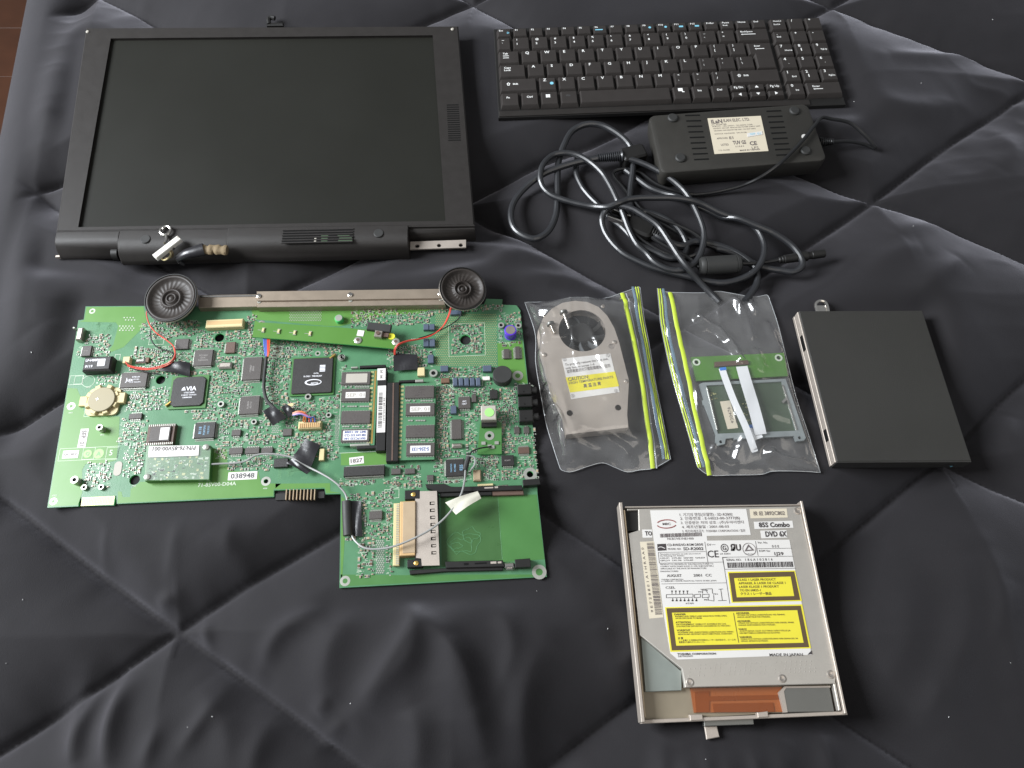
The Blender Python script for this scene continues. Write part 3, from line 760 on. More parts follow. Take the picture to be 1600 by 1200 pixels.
def rod(a, b, r, n=20, e=.0008):
    a = Vector(a); b = Vector(b); t = (b-a).normalized()
    return [a, a+t*e*.3, a+t*e, b-t*e, b-t*e*.3, b], (lambda u: r)
fa, fb = Vector(q(1093, 416, .0080)), Vector(q(1158, 412, .0080))
fm = MB(); D = (fb-fa)
def barrel(m, a, b, prof, n=20):
    a = Vector(a); b = Vector(b); t = (b-a).normalized(); L_ = (b-a).length
    Mx = t.to_track_quat('Z', 'Y').to_matrix()
    return m.lathe(a, [(r, z*L_) for z, r in prof], n, Mx)
mk('ferrite_core', barrel(fm, fa, fb, [(0, .003), (.01, .0062), (.06, .0074), (.12, .0076), (.125, .0072), (.145, .0072), (.15, .0076), (.85, .0076), (.855, .0072), (.875, .0072), (.88, .0076), (.95, .0072), (1, .005)]), rubber, T)
pl = MB()
a, b2 = q(1216, 406.5, .0052), q(1288, 396, .0060)
barrel(pl, a, b2, [(0, .0018), (.02, .0026), (.05, .0026), (.06, .0020), (.08, .0030), (.12, .0030), (.13, .0036), (.45, .0038), (.46, .0042), (.62, .0042), (.63, .0030), (.72, .0030), (.73, .0034), (1, .0034)], 14)
mk('output_plug', pl, dark_plastic, T)

# ================================================================ mains cord
fr = Fr((800, 330), (1200, 330), 0)
T = thing('mains_cord', fr, 'thick glossy black mains cord coiled in loops below the keyboard', 'power cord')
z7 = lambda x, y, z: tuple(fr(780+x/5, 180+y/5, z)); z8 = lambda x, y, z: tuple(fr(1000+x/5, 240+y/5, z))
rC = .0028
strand1 = [z7(775, 335, .012), z7(690, 352, .011), z7(600, 370, .010), z7(480, 405, .009), z7(340, 462, .008), z7(200, 570, .0045), z7(110, 690, .0028), z7(92, 810, .0026), z7(140, 910, .0026), z7(270, 965, .0026), z7(380, 910, .0026), z7(440, 790, .003), z7(455, 640, .004), z7(456, 480, .0055), z7(465, 360, .007), z7(505, 235, .009), z7(570, 125, .0105), z7(680, 72, .012), z7(800, 80, .012), z7(920, 142, .012), z7(1010, 225, .011), z7(1047, 320, .009), z7(1043, 440, .007), z7(1027, 560, .005), z7(1020, 660, .004), z7(1040, 780, .004), z7(1070, 880, .005), z8(60, 560, .006), z8(130, 640, .006), z8(230, 690, .005), z8(330, 720, .004), z8(420, 690, .0035), z8(540, 700, .003), z8(700, 750, .003), z8(820, 820, .003), z8(900, 900, .003), z8(915, 1000, .0028), z8(870, 1090, .0027), z8(820, 1150, .0027)]
mk('cord', MB().tube(strand1, rC, 10, 8), cord_rubber, T)
strand2 = [z7(965, 330, .0125), z7(1100, 368, .0125), z7(1250, 440, .0125), z7(1380, 530, .0125), z7(1480, 640, .0125), z8(470, 520, .0115), z8(500, 640, .0105), z8(480, 760, .0090), z8(430, 850, .0075), z8(340, 905, .0065), z8(230, 905, .0060), z8(120, 855, .0060), z8(45, 775, .0065), z7(1075, 1010, .0075), z7(1015, 900, .0090), z7(970, 780, .0110), z7(925, 675, .0130), z7(870, 560, .0135), z7(800, 450, .0135), z7(700, 360, .0135), z7(600, 308, .0130), z7(500, 295, .0125), z7(410, 318, .0120), z7(340, 390, .0125), z7(320, 480, .0110), z7(340, 560, .0090), z7(400, 620, .0080), z7(490, 657, .0080), z7(610, 690, .0085), z7(730, 712, .0100), z7(840, 716, .0150), z7(920, 690, .0180), z7(1000, 660, .0185), z7(1100, 647, .0180), z8(120, 345, .0175), z8(250, 346, .0175), z8(380, 362, .0170), z8(500, 400, .0140), z8(620, 460, .0110), z8(740, 505, .0090), z8(850, 545, .0080), z8(925, 610, .0075), z8(970, 720, .0075), z8(955, 830, .0085), z8(890, 920, .0070), z8(780, 980, .0045), z8(650, 1008, .0035), z8(520, 995, .0030), z8(400, 965, .0030), z8(250, 930, .0030), z8(100, 890, .0030), z7(1060, 1130, .0030), z7(960, 1075, .0030), z7(870, 985, .0035), z7(815, 890, .0050), z7(805, 800, .0080), z7(850, 730, .0120), z7(930, 708, .0150), z7(1030, 728, .0165), z7(1130, 785, .0165), z7(1240, 865, .0160), z8(235, 700, .0150), z8(300, 800, .0140), z8(370, 890, .0125), z8(450, 985, .0070), z8(540, 1080, .0035), z8(620, 1160, .0027)]
mk('cord', MB().tube(strand2, rC*.92, 10, 8), cord_rubber, T)
strand3 = [z7(985, 430, .004), z7(1080, 500, .0045), z7(1180, 570, .005), z7(1290, 610, .006), z7(1400, 640, .009), z8(420, 400, .010), z8(520, 440, .0085), z8(640, 492, .0070), z8(760, 505, .0120), z8(900, 560, .0120), z8(1050, 625, .0100), z8(1180, 715, .0080), z8(1255, 810, .0075), z8(1265, 880, .0070), z8(1200, 922, .0050), z8(1100, 912, .0035), z8(970, 890, .0030), z8(870, 850, .0028), z8(760, 780, .0028), z8(600, 740, .0028)]
mk('cord', MB().tube(strand3, rC*.95, 10, 8), cord_rubber, T)
strand4 = [z7(615, 300, .004), z7(600, 440, .0035), z7(640, 550, .003), z7(700, 630, .003), z7(770, 700, .003), z7(860, 800, .003), z7(960, 880, .003), z7(1080, 1000, .0028), z8(120, 770, .0028), z8(230, 815, .0030), z8(330, 800, .0032), z8(365, 720, .0035), z8(300, 590, .0060), z8(180, 500, .0075), z8(40, 455, .0080), z7(1070, 780, .0085)]
mk('cord', MB().tube(strand4, rC*.9, 10, 8), cord_rubber, T)
pm = MB()
barrel(pm, z7(770, 335, .012), z7(965, 318, .0125), [(0, .0026)]+[(k/12+o_*.04, .0040+.0010*k/12-(.0012 if o_ else 0)) for k in range(0, 11) for o_ in (0, 1)]+[(.96, .0052), (1, .0045)], 16)
mk('strain_relief', pm, cord_rubber, T)
pm = MB(); a, b2 = Vector(z7(960, 318, .0125)), Vector(z7(1130, 300, .0080)); an = math.atan2((b2-a).y, (b2-a).x)
m_ = (a+b2)/2
pm.prism(rrect(m_.x, m_.y, (b2-a).length, .0145, .0025, 4, an), .0008, .0150, .0015)
mk('connector_body', pm, dark_plastic, T)
pm = MB(); a, b2 = Vector(z7(1000, 830, .006)), Vector(z7(1330, 960, .006)); an = math.atan2((b2-a).y, (b2-a).x); m_ = a+(b2-a)*.32
pm.prism(rrect(m_.x, m_.y, (b2-a).length*.62, .0165, .004, 4, an), .0006, .0090, .002)
mk('plug_body', pm, dark_plastic, T)
pm = MB(); barrel(pm, a+(b2-a)*.58, a+(b2-a)*1.06, [(k/9+o_*.05, .0052-.0022*k/9-(.0012 if o_ else 0)) for k in range(9) for o_ in (0, 1)], 14)
mk('strain_relief', pm, dark_plastic, T)
for sx in (-1, 1):
    t = (b2-a).normalized(); nrm = Vector((-t.y, t.x, 0))
    c0 = a-t*.0075+nrm*sx*.0042
    mk('prong', MB().box(c0.x, c0.y, .0042, .017, .0014, .0055, a=an, ch=.0003), bright_steel, T)
# ================================================================ main circuit board
fr = Fr((74, 793), (428, 776), .0016)
T = thing('motherboard', fr, 'large L-shaped green laptop main circuit board covered in chips', 'circuit board')
BOARD = T; BF = fr
ZO = {'A': (70, 460, 6.667), 'B': (300, 460, 6.667), 'C': (530, 460, 5.0), 'D': (70, 620, 6.667), 'E': (300, 620, 6.667), 'F': (520, 640, 4.706), 'G': (510, 730, 4.444), 'H': (520, 540, 6.667), 'I': (60, 280, 4.444), 'J': (400, 280, 4.444)}
def zp(k, x, y): o = ZO[k]; return o[0]+x/o[2], o[1]+y/o[2]
zb = .0016
def B_(k, x, y, z=zb): return fr(*zp(k, x, y), z)
def poly_(pts, z=zb): return [tuple(B_(*p, z))[:2] for p in pts]
def rz(k, x0, y0, x1, y1, z=zb):
    a = zp(k, x0, y0); b = zp(k, x1, y1); return rect_px(fr, a[0], a[1], b[0], b[1], z)
outline = [('A', 425, 125), ('A', 405, 262), ('A', 350, 270), ('D', 25, 1155), ('D', 350, 1140), ('D', 355, 1040), ('D', 378, 1040), ('D', 385, 1135), ('D', 720, 1130), ('D', 735, 1030), ('D', 745, 1030), ('D', 750, 1115), ('E', 855, 1042), ('E', 855, 975), ('E', 1380, 955), ('E', 1390, 1015), ('E', 1550, 1010), ('G', 95, 500), ('G', 90, 838), ('G', 1530, 760), ('G', 1465, 180), ('F', 1500, 400), ('C', 1510, 1010), ('C', 1475, 700), ('C', 1415, 125), ('C', 1385, 85), ('C', 1272, 80), ('C', 1276, 38), ('C', 1150, 34), ('C', 1130, 78), ('B', 600, 135), ('A', 1040, 120)]
HOLES = [('A', 495, 175, 15), ('A', 275, 1165, 20), ('A', 1205, 890, 50), ('B', 285, 450, 50), ('D', 935, 865, 55), ('E', 255, 820, 52), ('E', 770, 880, 24), ('D', 90, 1090, 18), ('C', 987, 355, 44), ('C', 1395, 635, 20), ('F', 1450, 475, 24), ('G', 130, 790, 17), ('G', 1478, 728, 24), ('B', 1310, 615, 14)]
def holepoly(k, x, y, r, n=16):
    p = B_(k, x, y); sx, sy = fr.sc(*zp(k, x, y), zb); return circ(p.x, p.y, r/ZO[k][2]*sx, n)
bm = MB()
bm.plate(poly_(outline), [holepoly(*h) for h in HOLES], 0.00004, zb)
for i, f in enumerate(bm.f):
    zs = [bm.v[j][2] for j in f]
    if max(zs)-min(zs) > .001: bm.m[i] = 1
mk('board', bm, [pcb_dark, pcb_edge], T)
for h in HOLES:
    if h[3] < 40:
        p = B_(*h[:3]); sx, sy = fr.sc(*zp(*h[:3]), zb); r = h[3]/ZO[h[0]][2]*sx; R2 = r*2.1
        mk('mounting_ring', MB().plate(circ(p.x, p.y, R2, 24), [circ(p.x, p.y, r*1.02, 24)], zb, zb+.0001), solder, T)
# lighter solder-mask areas
pours = [
    (pcb_light, [('A', 240, 975), ('A', 335, 980), ('A', 370, 1060), ('D', 420, 205), ('D', 780, 205), ('D', 770, 430), ('D', 745, 660), ('D', 640, 690), ('D', 425, 700), ('D', 390, 760), ('D', 390, 1000), ('D', 345, 1130), ('D', 35, 1145)]),
    (pcb_light, [('D', 895, 960), ('D', 1000, 885), ('D', 1560, 878), ('E', 195, 866), ('E', 200, 545), ('E', 365, 545), ('E', 372, 770), ('E', 690, 780), ('E', 720, 900), ('E', 930, 905), ('E', 850, 968), ('E', 848, 1036), ('E', 0, 1070), ('D', 758, 1108), ('D', 762, 985), ('D', 800, 990), ('D', 812, 1045), ('D', 890, 1045)]),
    (pcb_light, [('A', 435, 132), ('A', 1030, 128), ('A', 1060, 280), ('A', 990, 380), ('A', 820, 550), ('A', 640, 620), ('A', 715, 520), ('A', 765, 330), ('A', 740, 292), ('A', 365, 285), ('A', 412, 266)]),
    (pcb_light, [('B', 610, 142), ('B', 1590, 140), ('C', 780, 85), ('C', 640, 150), ('C', 380, 160), ('C', 0, 250), ('B', 1400, 330), ('B', 650, 260)]),
    (pcb_mid, [('G', 800, 200), ('G', 1460, 190), ('G', 1515, 640), ('G', 800, 690)]),
    (pcb_mid, [('G', 100, 745), ('G', 560, 750), ('G', 600, 745), ('G', 1430, 745), ('G', 1440, 690), ('G', 1520, 700), ('G', 1524, 756), ('G', 100, 828)]),
    (pcb_light, [('C', 1235, 380), ('C', 1430, 360), ('C', 1470, 695), ('C', 1400, 695), ('C', 1240, 560)]),
    (pcb_light, [('F', 60, 320), ('F', 420, 310), ('F', 410, 400), ('F', 250, 410), ('F', 60, 410)]),
    (pcb_light, [('E', 870, 905), ('E', 1440, 900), ('E', 1440, 985), ('E', 1550, 1000), ('E', 1395, 1005), ('E', 1385, 945), ('E', 870, 965)]),
    (pcb_light, [('G', 105, 200), ('G', 130, 230), ('G', 128, 480), ('G', 112, 740), ('G', 98, 830)]),
]
for mt, pts in pours:
    mk('copper_pour', MB().plate(poly_(pts), [], zb-.0002, zb+.00006), mt, T)
OCC = []      # occupied boxes in the frame
def occ(x, y, w, d, g=.0008): OCC.append((x-w/2-g, y-d/2-g, x+w/2+g, y+d/2+g))
for h in HOLES:
    p = B_(*h[:3]); occ(p.x, p.y, .006, .006, .001)
# ---------------- chips
def pins(x, y, w, d, sides, zt, pitch=.0008):
    m = MB(); pw = pitch*.6; L_ = .0016
    if 't' in sides or 'b' in sides:
        n = int((w-.001)/pitch)
        for i in range(n):
            px = x-(n-1)*pitch/2+i*pitch
            for s in ([1] if 't' in sides else [])+([-1] if 'b' in sides else []):
                yb = y+s*d/2
                m.loft([[(px-pw/2, yb-s*.0001, zb+zt*.6), (px+pw/2, yb-s*.0001, zb+zt*.6)], [(px-pw/2, yb+s*L_*.45, zb+zt*.55), (px+pw/2, yb+s*L_*.45, zb+zt*.55)], [(px-pw/2, yb+s*L_*.6, zb+.0002), (px+pw/2, yb+s*L_*.6, zb+.0002)], [(px-pw/2, yb+s*L_, zb+.0002), (px+pw/2, yb+s*L_, zb+.0002)]], False, False, False)
    if 'l' in sides or 'r' in sides:
        n = int((d-.001)/pitch)
        for i in range(n):
            py = y-(n-1)*pitch/2+i*pitch
            for s in ([1] if 'r' in sides else [])+([-1] if 'l' in sides else []):
                xb = x+s*w/2
                m.loft([[(xb-s*.0001, py-pw/2, zb+zt*.6), (xb-s*.0001, py+pw/2, zb+zt*.6)], [(xb+s*L_*.45, py-pw/2, zb+zt*.55), (xb+s*L_*.45, py+pw/2, zb+zt*.55)], [(xb+s*L_*.6, py-pw/2, zb+.0002), (xb+s*L_*.6, py+pw/2, zb+.0002)], [(xb+s*L_, py-pw/2, zb+.0002), (xb+s*L_, py+pw/2, zb+.0002)]], False, False, False)
    return m
def chip(k, x0, y0, x1, y1, h=.0022, pn='', mt=chip_black, lines=(), pm=None, pitch=.0008, name='chip', th=.0013, rot=0, ch=.0003, par=None):
    x, y, w, d = rz(k, x0, y0, x1, y1, zb+h)
    o = mk(name, MB().box(x, y, zb+.0001, w, d, h, ch=ch), mt, par or T); occ(x, y, w+.0026 if pn else w, d+.0026 if pn else d)
    if pn: mk('pins', pins(x, y, w, d, pn, h, pitch), solder, o, kind='stuff')
    if lines:
        m = MB(); n = len(lines)
        for i, s in enumerate(lines):
            s, th_, dx, dy = s if isinstance(s, tuple) else (s, th, 0, (n-1)/2-i)
            c_, s_2 = math.cos(rot), math.sin(rot); ox, oy = dx*.001, dy*th*1.6
            m.text(s, x+ox*c_-oy*s_2, y+ox*s_2+oy*c_, zb+h+.00015, th_, a=rot, al='c', bold=.012)
        mk('marking', m, pm or chip_print, o)
    return o, x, y, w, d
chip('A', 385, 535, 482, 640, .002, 'lr', lines=['1117'], th=.0010)
o, x, y, w, d = chip('A', 400, 645, 690, 790, .0075, mt=chip_dark, name='transformer', ch=.0012)
m = MB(); zz = zb+.0078
m.text('LF-H80P', x-w*.42, y+d*.22, zz, .0019, bold=.03); m.text('0119', x-w*.40, y-d*.20, zz, .0019, bold=.03); mk('marking', m, chip_print_white, o)
st = mk('sticker', MB().box(x+w*.15, y+.0005, zz-.0002, w*.26, d*.5, .00015), ribbon_white, o)
chip('A', 815, 648, 885, 712, .004, mt=cream_plastic, name='socket')
chip('A', 940, 662, 1045, 712, .003, mt=bright_steel, name='crystal', ch=.0012)
chip('A', 1047, 655, 1085, 705, .002, mt=smd_brown, name='capacitor')
chip('A', 790, 815, 1062, 968, .0024, 'lrtb', lines=[('RT8139', .0012, 1.4, 1.2), ('OTS1401', .0010, 1.4, .2), ('U116 TAIWAN', .0009, 1.2, -.9), ('Jux', .0030, -3.3, .2)], pm=chip_print_white, pitch=.0006)
chip('A', 1362, 462, 1498, 568, .0018, 'lr', mt=chip_black)
chip('A', 330, 345, 390, 468, .0050, mt=steel, name='modem_jack', ch=.0008)
x, y, w, d = rz('A', 322, 365, 334, 380); mk('jack_pin', MB().box(x, y, zb, .0012, .0012, .004), solder, T)
# bridge chip
def bga(px0, py0, px1, py1, inx, h, name_lines, oct=False, sub=pcb_mid):
    x, y, w, d = rect_px(fr, px0, py0, px1, py1, zb+.001)
    o = mk('bridge_chip', MB().box(x, y, zb+.0005, w, d, .0007), sub, T); occ(x, y, w, d)
    W_, D_ = w*inx, d*inx; c_ = W_*.10
    pts = [(x-W_/2+c_, y-D_/2), (x+W_/2-c_, y-D_/2), (x+W_/2, y-D_/2+c_), (x+W_/2, y+D_/2-c_), (x+W_/2-c_, y+D_/2), (x-W_/2+c_, y+D_/2), (x-W_/2, y+D_/2-c_), (x-W_/2, y-D_/2+c_)] if oct else rrect(x, y, W_, D_, .001)
    b_ = mk('mould_cap', MB().prism(pts, zb+.0012, zb+.0012+h, .0003), chip_dark, o)
    m = MB(); zz = zb+.0012+h+.00012
    for s, dx, dy, th in name_lines: m.text(s, x+dx, y+dy, zz, th, al='c', bold=.02)
    return o, b_, m, x, y, zz
o, b_, m, x, y, zz = bga(266, 587, 324, 638, .88, .0013, [('VIA', .0022, .0022, .0034), ('VT82C686B', .001, -.0012, .0011), ('0128CD TAIWAN', .001, -.0032, .0010), ('13B0880900', .000, -.0052, .0010)], True)
m.prism([(x-.0052, y+.0008), (x-.0018, y+.0008), (x-.0030, y+.0038), (x-.0042, y+.0030)], zz-.00008, zz); mk('marking', m, chip_print_white, b_)
o, b_, m, x, y, zz = bga(455, 558, 522.5, 617.5, .92, .0014, [('INTEL', .003, .0015, .0010), ('R-DRC  T0B 8620F', .0005, -.0008, .0012), ('ARTES', .002, -.0068, .0014)])
for k in range(5): m.box(x+.0075, y+.0032+k*.0012, zz-.00008, .0042, .0008, .00008)
m.plate(circ(x+.0010, y-.0060, .0064, 28, .0026), [circ(x+.0014, y-.0060, .0054, 28, .0019)], zz-.00008, zz)
mk('marking', m, chip_print_white, b_)
for kx, ky, a_ in (('A', 1310, 40),): pass
for k, x_, y_, dx, dy in (('D', 1300, 85, 5, -3), ('B', 1470, 660, 6, -3)):     # brass clips at package corners
    p = B_(k, x_, y_); mk('corner_clip', MB().box(p.x, p.y, zb, .0050, .0014, .0030, a=.7, ch=.0003), gold, T)
chip('B', 20, 578, 212, 742, .0024, 'lrtb', lines=['PCI1420', 'GHK', 'TAIWAN'], pitch=.0006)
chip('B', 350, 495, 450, 608, .0018, 'lr', mt=chip_brown)
chip('B', 278, 702, 412, 766, .003, mt=steel, name='crystal', ch=.0012)
chip('B', 530, 655, 722, 888, .0026, 'lrtb', lines=['M38867', 'E8HP'], rot=R(90), pitch=.0006)
chip('E', 495, -5, 700, 178, .0026, 'lrtb', lines=['AU8830', 'A2-TQ'], rot=R(90), pitch=.0006)
o, x, y, w, d = chip('B', 145, 258, 530, 340, .0050, mt=cream_plastic, name='header_connector', ch=.0006)
mk('header_slot', MB().box(x, y+.0006, zb+.0050, w*.93, d*.45, .0002), tan_plastic, o)
# firmware socket
o, x, y, w, d = chip('D', 1065, 285, 1348, 500, .0040, mt=chip_brown, name='firmware_socket', ch=.0003)
c2 = mk('firmware_chip', MB().box(x, y, zb+.0041, w*.76, d*.72, .0012, ch=.0003), chip_black, o)
mk('firmware_label', MB().box(x+w*.17, y, zb+.0054, w*.33, d*.58, .0002), white_paper, o)
m = MB(); [m.box(x-w/2+.001+i*w/14, y+s*d*.44, zb+.00415, .0006, .0016, .0002) for i in range(14) for s in (-1, 1)]; mk('contacts', m, solder, o, kind='stuff')
chip('E', 25, 268, 238, 428, .0024, 'lrtb', mt=chip_dark, lines=[('8118', .0020, 0, 1.6), ('PC87393', .0014, 0, .1), ('VGJ 0125', .0012, 0, -1.3)], rot=R(90), pm=zip_blue, pitch=.0006)
for a in ((385, 530, 528, 596), (552, 528, 702, 592), (722, 528, 842, 582)): chip('E', *a, .0018, 'tb', pitch=.0013)
chip('E', 412, 345, 508, 405, .0018, 'tb', pitch=.0013); chip('E', 852, 640, 1000, 732, .0028, mt=chip_dark)
chip('D', 875, 175, 1010, 230, .0018, 'tb', pitch=.0013); chip('E', 945, 330, 1040, 405, .0016, '')
o, x, y, w, d = chip('E', 1108, 252, 1345, 330, .0045, mt=cream_plastic, name='wire_connector', ch=.0005)
for i in range(11): mk('connector_rib', MB().box(x-w*.42+i*w*.084, y-d*.1, zb+.0046, .0009, d*.6, .0006), tan_plastic, o)
chip('E', 1325, 540, 1378, 660, .0030, mt=cream_plastic, name='small_socket')
# right half
for a in ((658, 230, 700, 275), (705, 230, 745, 275), (658, 345, 700, 405), (706, 345, 748, 405), (692, 470, 738, 535), (790, 555, 852, 600), (1122, 553, 1190, 600), (868, 122, 955, 155)): chip('C', *a, .0030, mt=inductor_blue, name='inductor')
for i in range(5): chip('C', 888+i*45, 648, 926+i*45, 712, .0036, mt=inductor_blue, name='inductor', ch=.0006)
chip('C', 795, 652, 862, 690, .0025, mt=smd_brown, name='capacitor'); chip('C', 1122, 640, 1178, 668, .0020, mt=white_plastic, name='capacitor')
chip('C', 1285, 425, 1330, 500, .0018, 'lr', pitch=.0012); chip('C', 1375, 405, 1412, 500, .0018, 'lr', pitch=.0012)
chip('C', 930, 800, 1026, 890, .0022, 'tb', lines=['AIC', '1567'], pm=chip_print_white, pitch=.0013); chip('C', 870, 868, 916, 930, .0030, mt=inductor_blue, name='inductor')
chip('C', 1035, 780, 1072, 840, .0022); chip('C', 1175, 745, 1238, 815, .0025, mt=chip_dark)
chip('C', 878, 975, 956, 1130, .0020, 'lr', pitch=.0010); chip('C', 880, 1160, 960, 1195, .003, mt=steel, name='crystal', ch=.0012)
chip('C', 1365, 1035, 1410, 1085, .0015, 'tb', pitch=.0013); chip('C', 1440, 1035, 1485, 1085, .0015, 'tb', pitch=.0013)
o, x, y, w, d = chip('C', 612, 570, 668, 635, .0030, mt=cream_plastic, name='socket')
chip('F', 80, 415, 380, 485, .0035, 'tb', mt=chip_dark, name='board_connector', pitch=.0008)
chip('F', 830, 365, 966, 490, .0024, 'lrtb', mt=chip_dark, lines=[('ESS', .0022, 0, -2.2), ('ES1988S', .0012, 0, .0), ('MAESTRO', .0010, 0, 1.3)], rot=R(90), pm=zip_blue, pitch=.0006)
chip('F', 692, 480, 742, 525, .0018, 'b', pitch=.0013); chip('F', 1032, 440, 1090, 522, .0030, mt=smd_tan, name='capacitor', ch=.0008)
chip('F', 1240, 335, 1332, 412, .0024, 'b', mt=chip_dark, lines=['RC5037'], th=.0009, pitch=.0015); chip('F', 1362, 275, 1445, 322, .0016, 'tb', mt=chip_brown)
chip('F', 430, 432, 500, 475, .0018, ''); chip('F', 530, 432, 605, 472, .0018, '')
chip('G', 296, 305, 388, 360, .0018, 'tb', pitch=.0008)
chip('F', 1065, 545, 1180, 560, .0015, mt=cream_plastic, name='spring_strip')
# round parts
def cyl(k, x, y, rpx, h, prof, mt, name, n=26, top=None):
    p = B_(k, x, y, zb+h); sx, sy = fr.sc(*zp(k, x, y), zb); r = rpx/ZO[k][2]*sx
    o = mk(name, MB().lathe((p.x, p.y, zb), [(a*r, b*h) for a, b in prof], n), mt, T); occ(p.x, p.y, 2*r, 2*r)
    if top: mk('cap', MB().lathe((p.x, p.y, zb+h), [(r*.78, 0), (r*.78, .0002)], n), top, o)
    return o, p, r
cyl('C', 1275, 622, 74, .0075, [(1, 0), (1, .93), (.94, 1)], rubber, 'buzzer')
cyl('C', 1338, 278, 47, .0085, [(1, 0), (1, .08), (.93, .14), (1, .2), (1, .95), (.92, 1)], purple_sleeve, 'electrolytic_capacitor', top=steel)
p = zp('J', 575, 965)
bx, by = p; q_ = fr(bx, by, zb+.004); mk('green_capacitor', MB().lathe((q_.x, q_.y, zb), [(.0034, 0), (.0034, .004), (.0030, .0045)], 20), pcb_edge, T); mk('capacitor_top', MB().lathe((q_.x, q_.y, zb+.0045), [(.0028, 0), (.0028, .0002)], 20), solder, T); occ(q_.x, q_.y, .007, .007)
for k, x, y, r in (('D', 585, 330, 34), ('D', 325, 875, 40), ('D', 400, 938, 30), ('D', 578, 935, 30), ('B', 1205, 1060, 34), ('B', 1550, 650, 36), ('E', 295, 70, 34), ('C', 1400, 238, 24), ('C', 1265, 235, 24), ('C', 735, 610, 32), ('C', 20, 485, 24), ('E', 640, 255, 30), ('E', 1420, 185, 30), ('E', 145, 530, 30)):
    p = B_(k, x, y, zb+.003); sx, sy = fr.sc(*zp(k, x, y), zb); rr = r/ZO[k][2]*sx
    hgt = .0055 if k == 'D' and x in (585, 325) else .0022
    st = MB().lathe((p.x, p.y, zb), [(rr, 0), (rr, hgt), (rr*.55, hgt), (rr*.5, hgt-.0012)], 16)
    o = mk('standoff', st, solder, T); mk('thread', MB().lathe((p.x, p.y, zb+hgt-.0010), [(rr*.48, 0), (rr*.48, .0003)], 12), void_black, o); occ(p.x, p.y, 2*rr, 2*rr)
for k, x, y in (('D', 760, 710), ('D', 760, 785)): pass
x, y, w, d = rz('D', 722, 675, 802, 822); mk('solder_capsule', MB().prism(rrect(x, y, w, d, w*.48, 5), zb, zb+.0003), grey_paper, T); occ(x, y, w, d)
# pad fields
def field(k, x0, y0, x1, y1, nx, ny, r, mt, hole=None, stag=True, name='pad_field', jit=0):
    m = MB(); sx, sy = fr.sc(*zp(k, (x0+x1)/2, (y0+y1)/2), zb)
    for j in range(ny):
        for i in range(nx):
            fx = (i+(.5 if stag and j % 2 else 0)+.25)/nx; fy = (j+.5)/ny
            X_, Y_ = x0+(x1-x0)*fx, y0+(y1-y0)*fy
            if hole and hole[0] < X_ < hole[2] and hole[1] < Y_ < hole[3]: continue
            p = B_(k, X_, Y_); m.prism(circ(p.x, p.y, r, 6), zb+.00005, zb+.00016)
    x, y, w, d = rz(k, x0, y0, x1, y1)
    mk(name, m, mt, T, kind='stuff')
    if not hole: occ(x, y, w, d)
field('C', 752, 150, 1232, 560, 34, 30, .00040, pad_tan, (860, 228, 1135, 475))
x, y, w, d = rz('C', 752, 150, 860, 560); occ(x, y, w, d); x, y, w, d = rz('C', 1135, 150, 1232, 560); occ(x, y, w, d)
x, y, w, d = rz('C', 752, 150, 1232, 228); occ(x, y, w, d); x, y, w, d = rz('C', 752, 475, 1232, 560); occ(x, y, w, d)
field('J', 232, 912, 456, 988, 19, 7, .00045, solder); field('G', 345, 505, 402, 740, 4, 17, .0006, solder); field('A', 820, 230, 945, 280, 4, 2, .0006, solder); field('A', 775, 320, 935, 385, 5, 3, .0006, solder)
field('J', 985, 893, 1275, 912, 18, 2, .0003, pad_tan); field('H', 20, 720, 75, 1050, 3, 16, .0004, solder); field('E', 830, 290, 910, 380, 4, 5, .0005, solder); field('E', 1490, 190, 1540, 540, 3, 16, .0004, solder)
# silkscreen boxes, writing, stickers
sk = MB()
def sbox(k, x0, y0, x1, y1, t=.00028):
    x, y, w, d = rz(k, x0, y0, x1, y1); sk.plate([(x-w/2, y-d/2), (x+w/2, y-d/2), (x+w/2, y+d/2), (x-w/2, y+d/2)], [[(x-w/2+t, y-d/2+t), (x+w/2-t, y-d/2+t), (x+w/2-t, y+d/2-t), (x-w/2+t, y+d/2-t)]], zb+.00007, zb+.00012)
def sring(k, x, y, r, t=.0003):
    p = B_(k, x, y); sx, sy = fr.sc(*zp(k, x, y), zb); rr = r/ZO[k][2]*sx; sk.plate(circ(p.x, p.y, rr, 24), [circ(p.x, p.y, rr-t, 24)], zb+.00007, zb+.00012)
def stext(k, x, y, s, hpx, wpx=None, rot=0, bold=.01):
    p = B_(k, x, y); sx, sy = fr.sc(*zp(k, x, y), zb); sk.text(s, p.x, p.y, zb+.00014, hpx/ZO[k][2]*sy, wpx/ZO[k][2]*sx if wpx else None, rot, 'c', bold)
sbox('D', 152, 527, 765, 656); sbox('D', 395, 530, 520, 652); sbox('D', 640, 527, 765, 654); stext('D', 690, 582, '5', 55); sbox('D', 415, 120, 745, 200); sbox('A', 258, 845, 400, 940)
sbox('A', 310, 850, 395, 935); sbox('A', 1085, 465, 1240, 525); sbox('A', 730, 625, 785, 690); sbox('A', 985, 565, 1040, 645); sring('A', 455, 905, 66); sring('C', 835, 748, 48)
sbox('B', 840, 530, 945, 660); sbox('B', 1035, 655, 1480, 1050); sbox('H', 75, 235, 560, 1100); sbox('C', 855, 225, 1140, 480); sbox('C', 885, 640, 1120, 720); sbox('F', 380, 585, 488, 652); sbox('G', 245, 590, 275, 615)
stext('E', 262, 912, '71-85V00-D04A', 36, 395); stext('E', 762, 955, '4008', 14); stext('D', 105, 1028, '4000', 16); stext('D', 268, 167, '4001', 14); stext('A', 455, 970, 'M10', 16); stext('D', 930, 928, 'M23', 15); stext('D', 598, 397, 'BH1', 14)
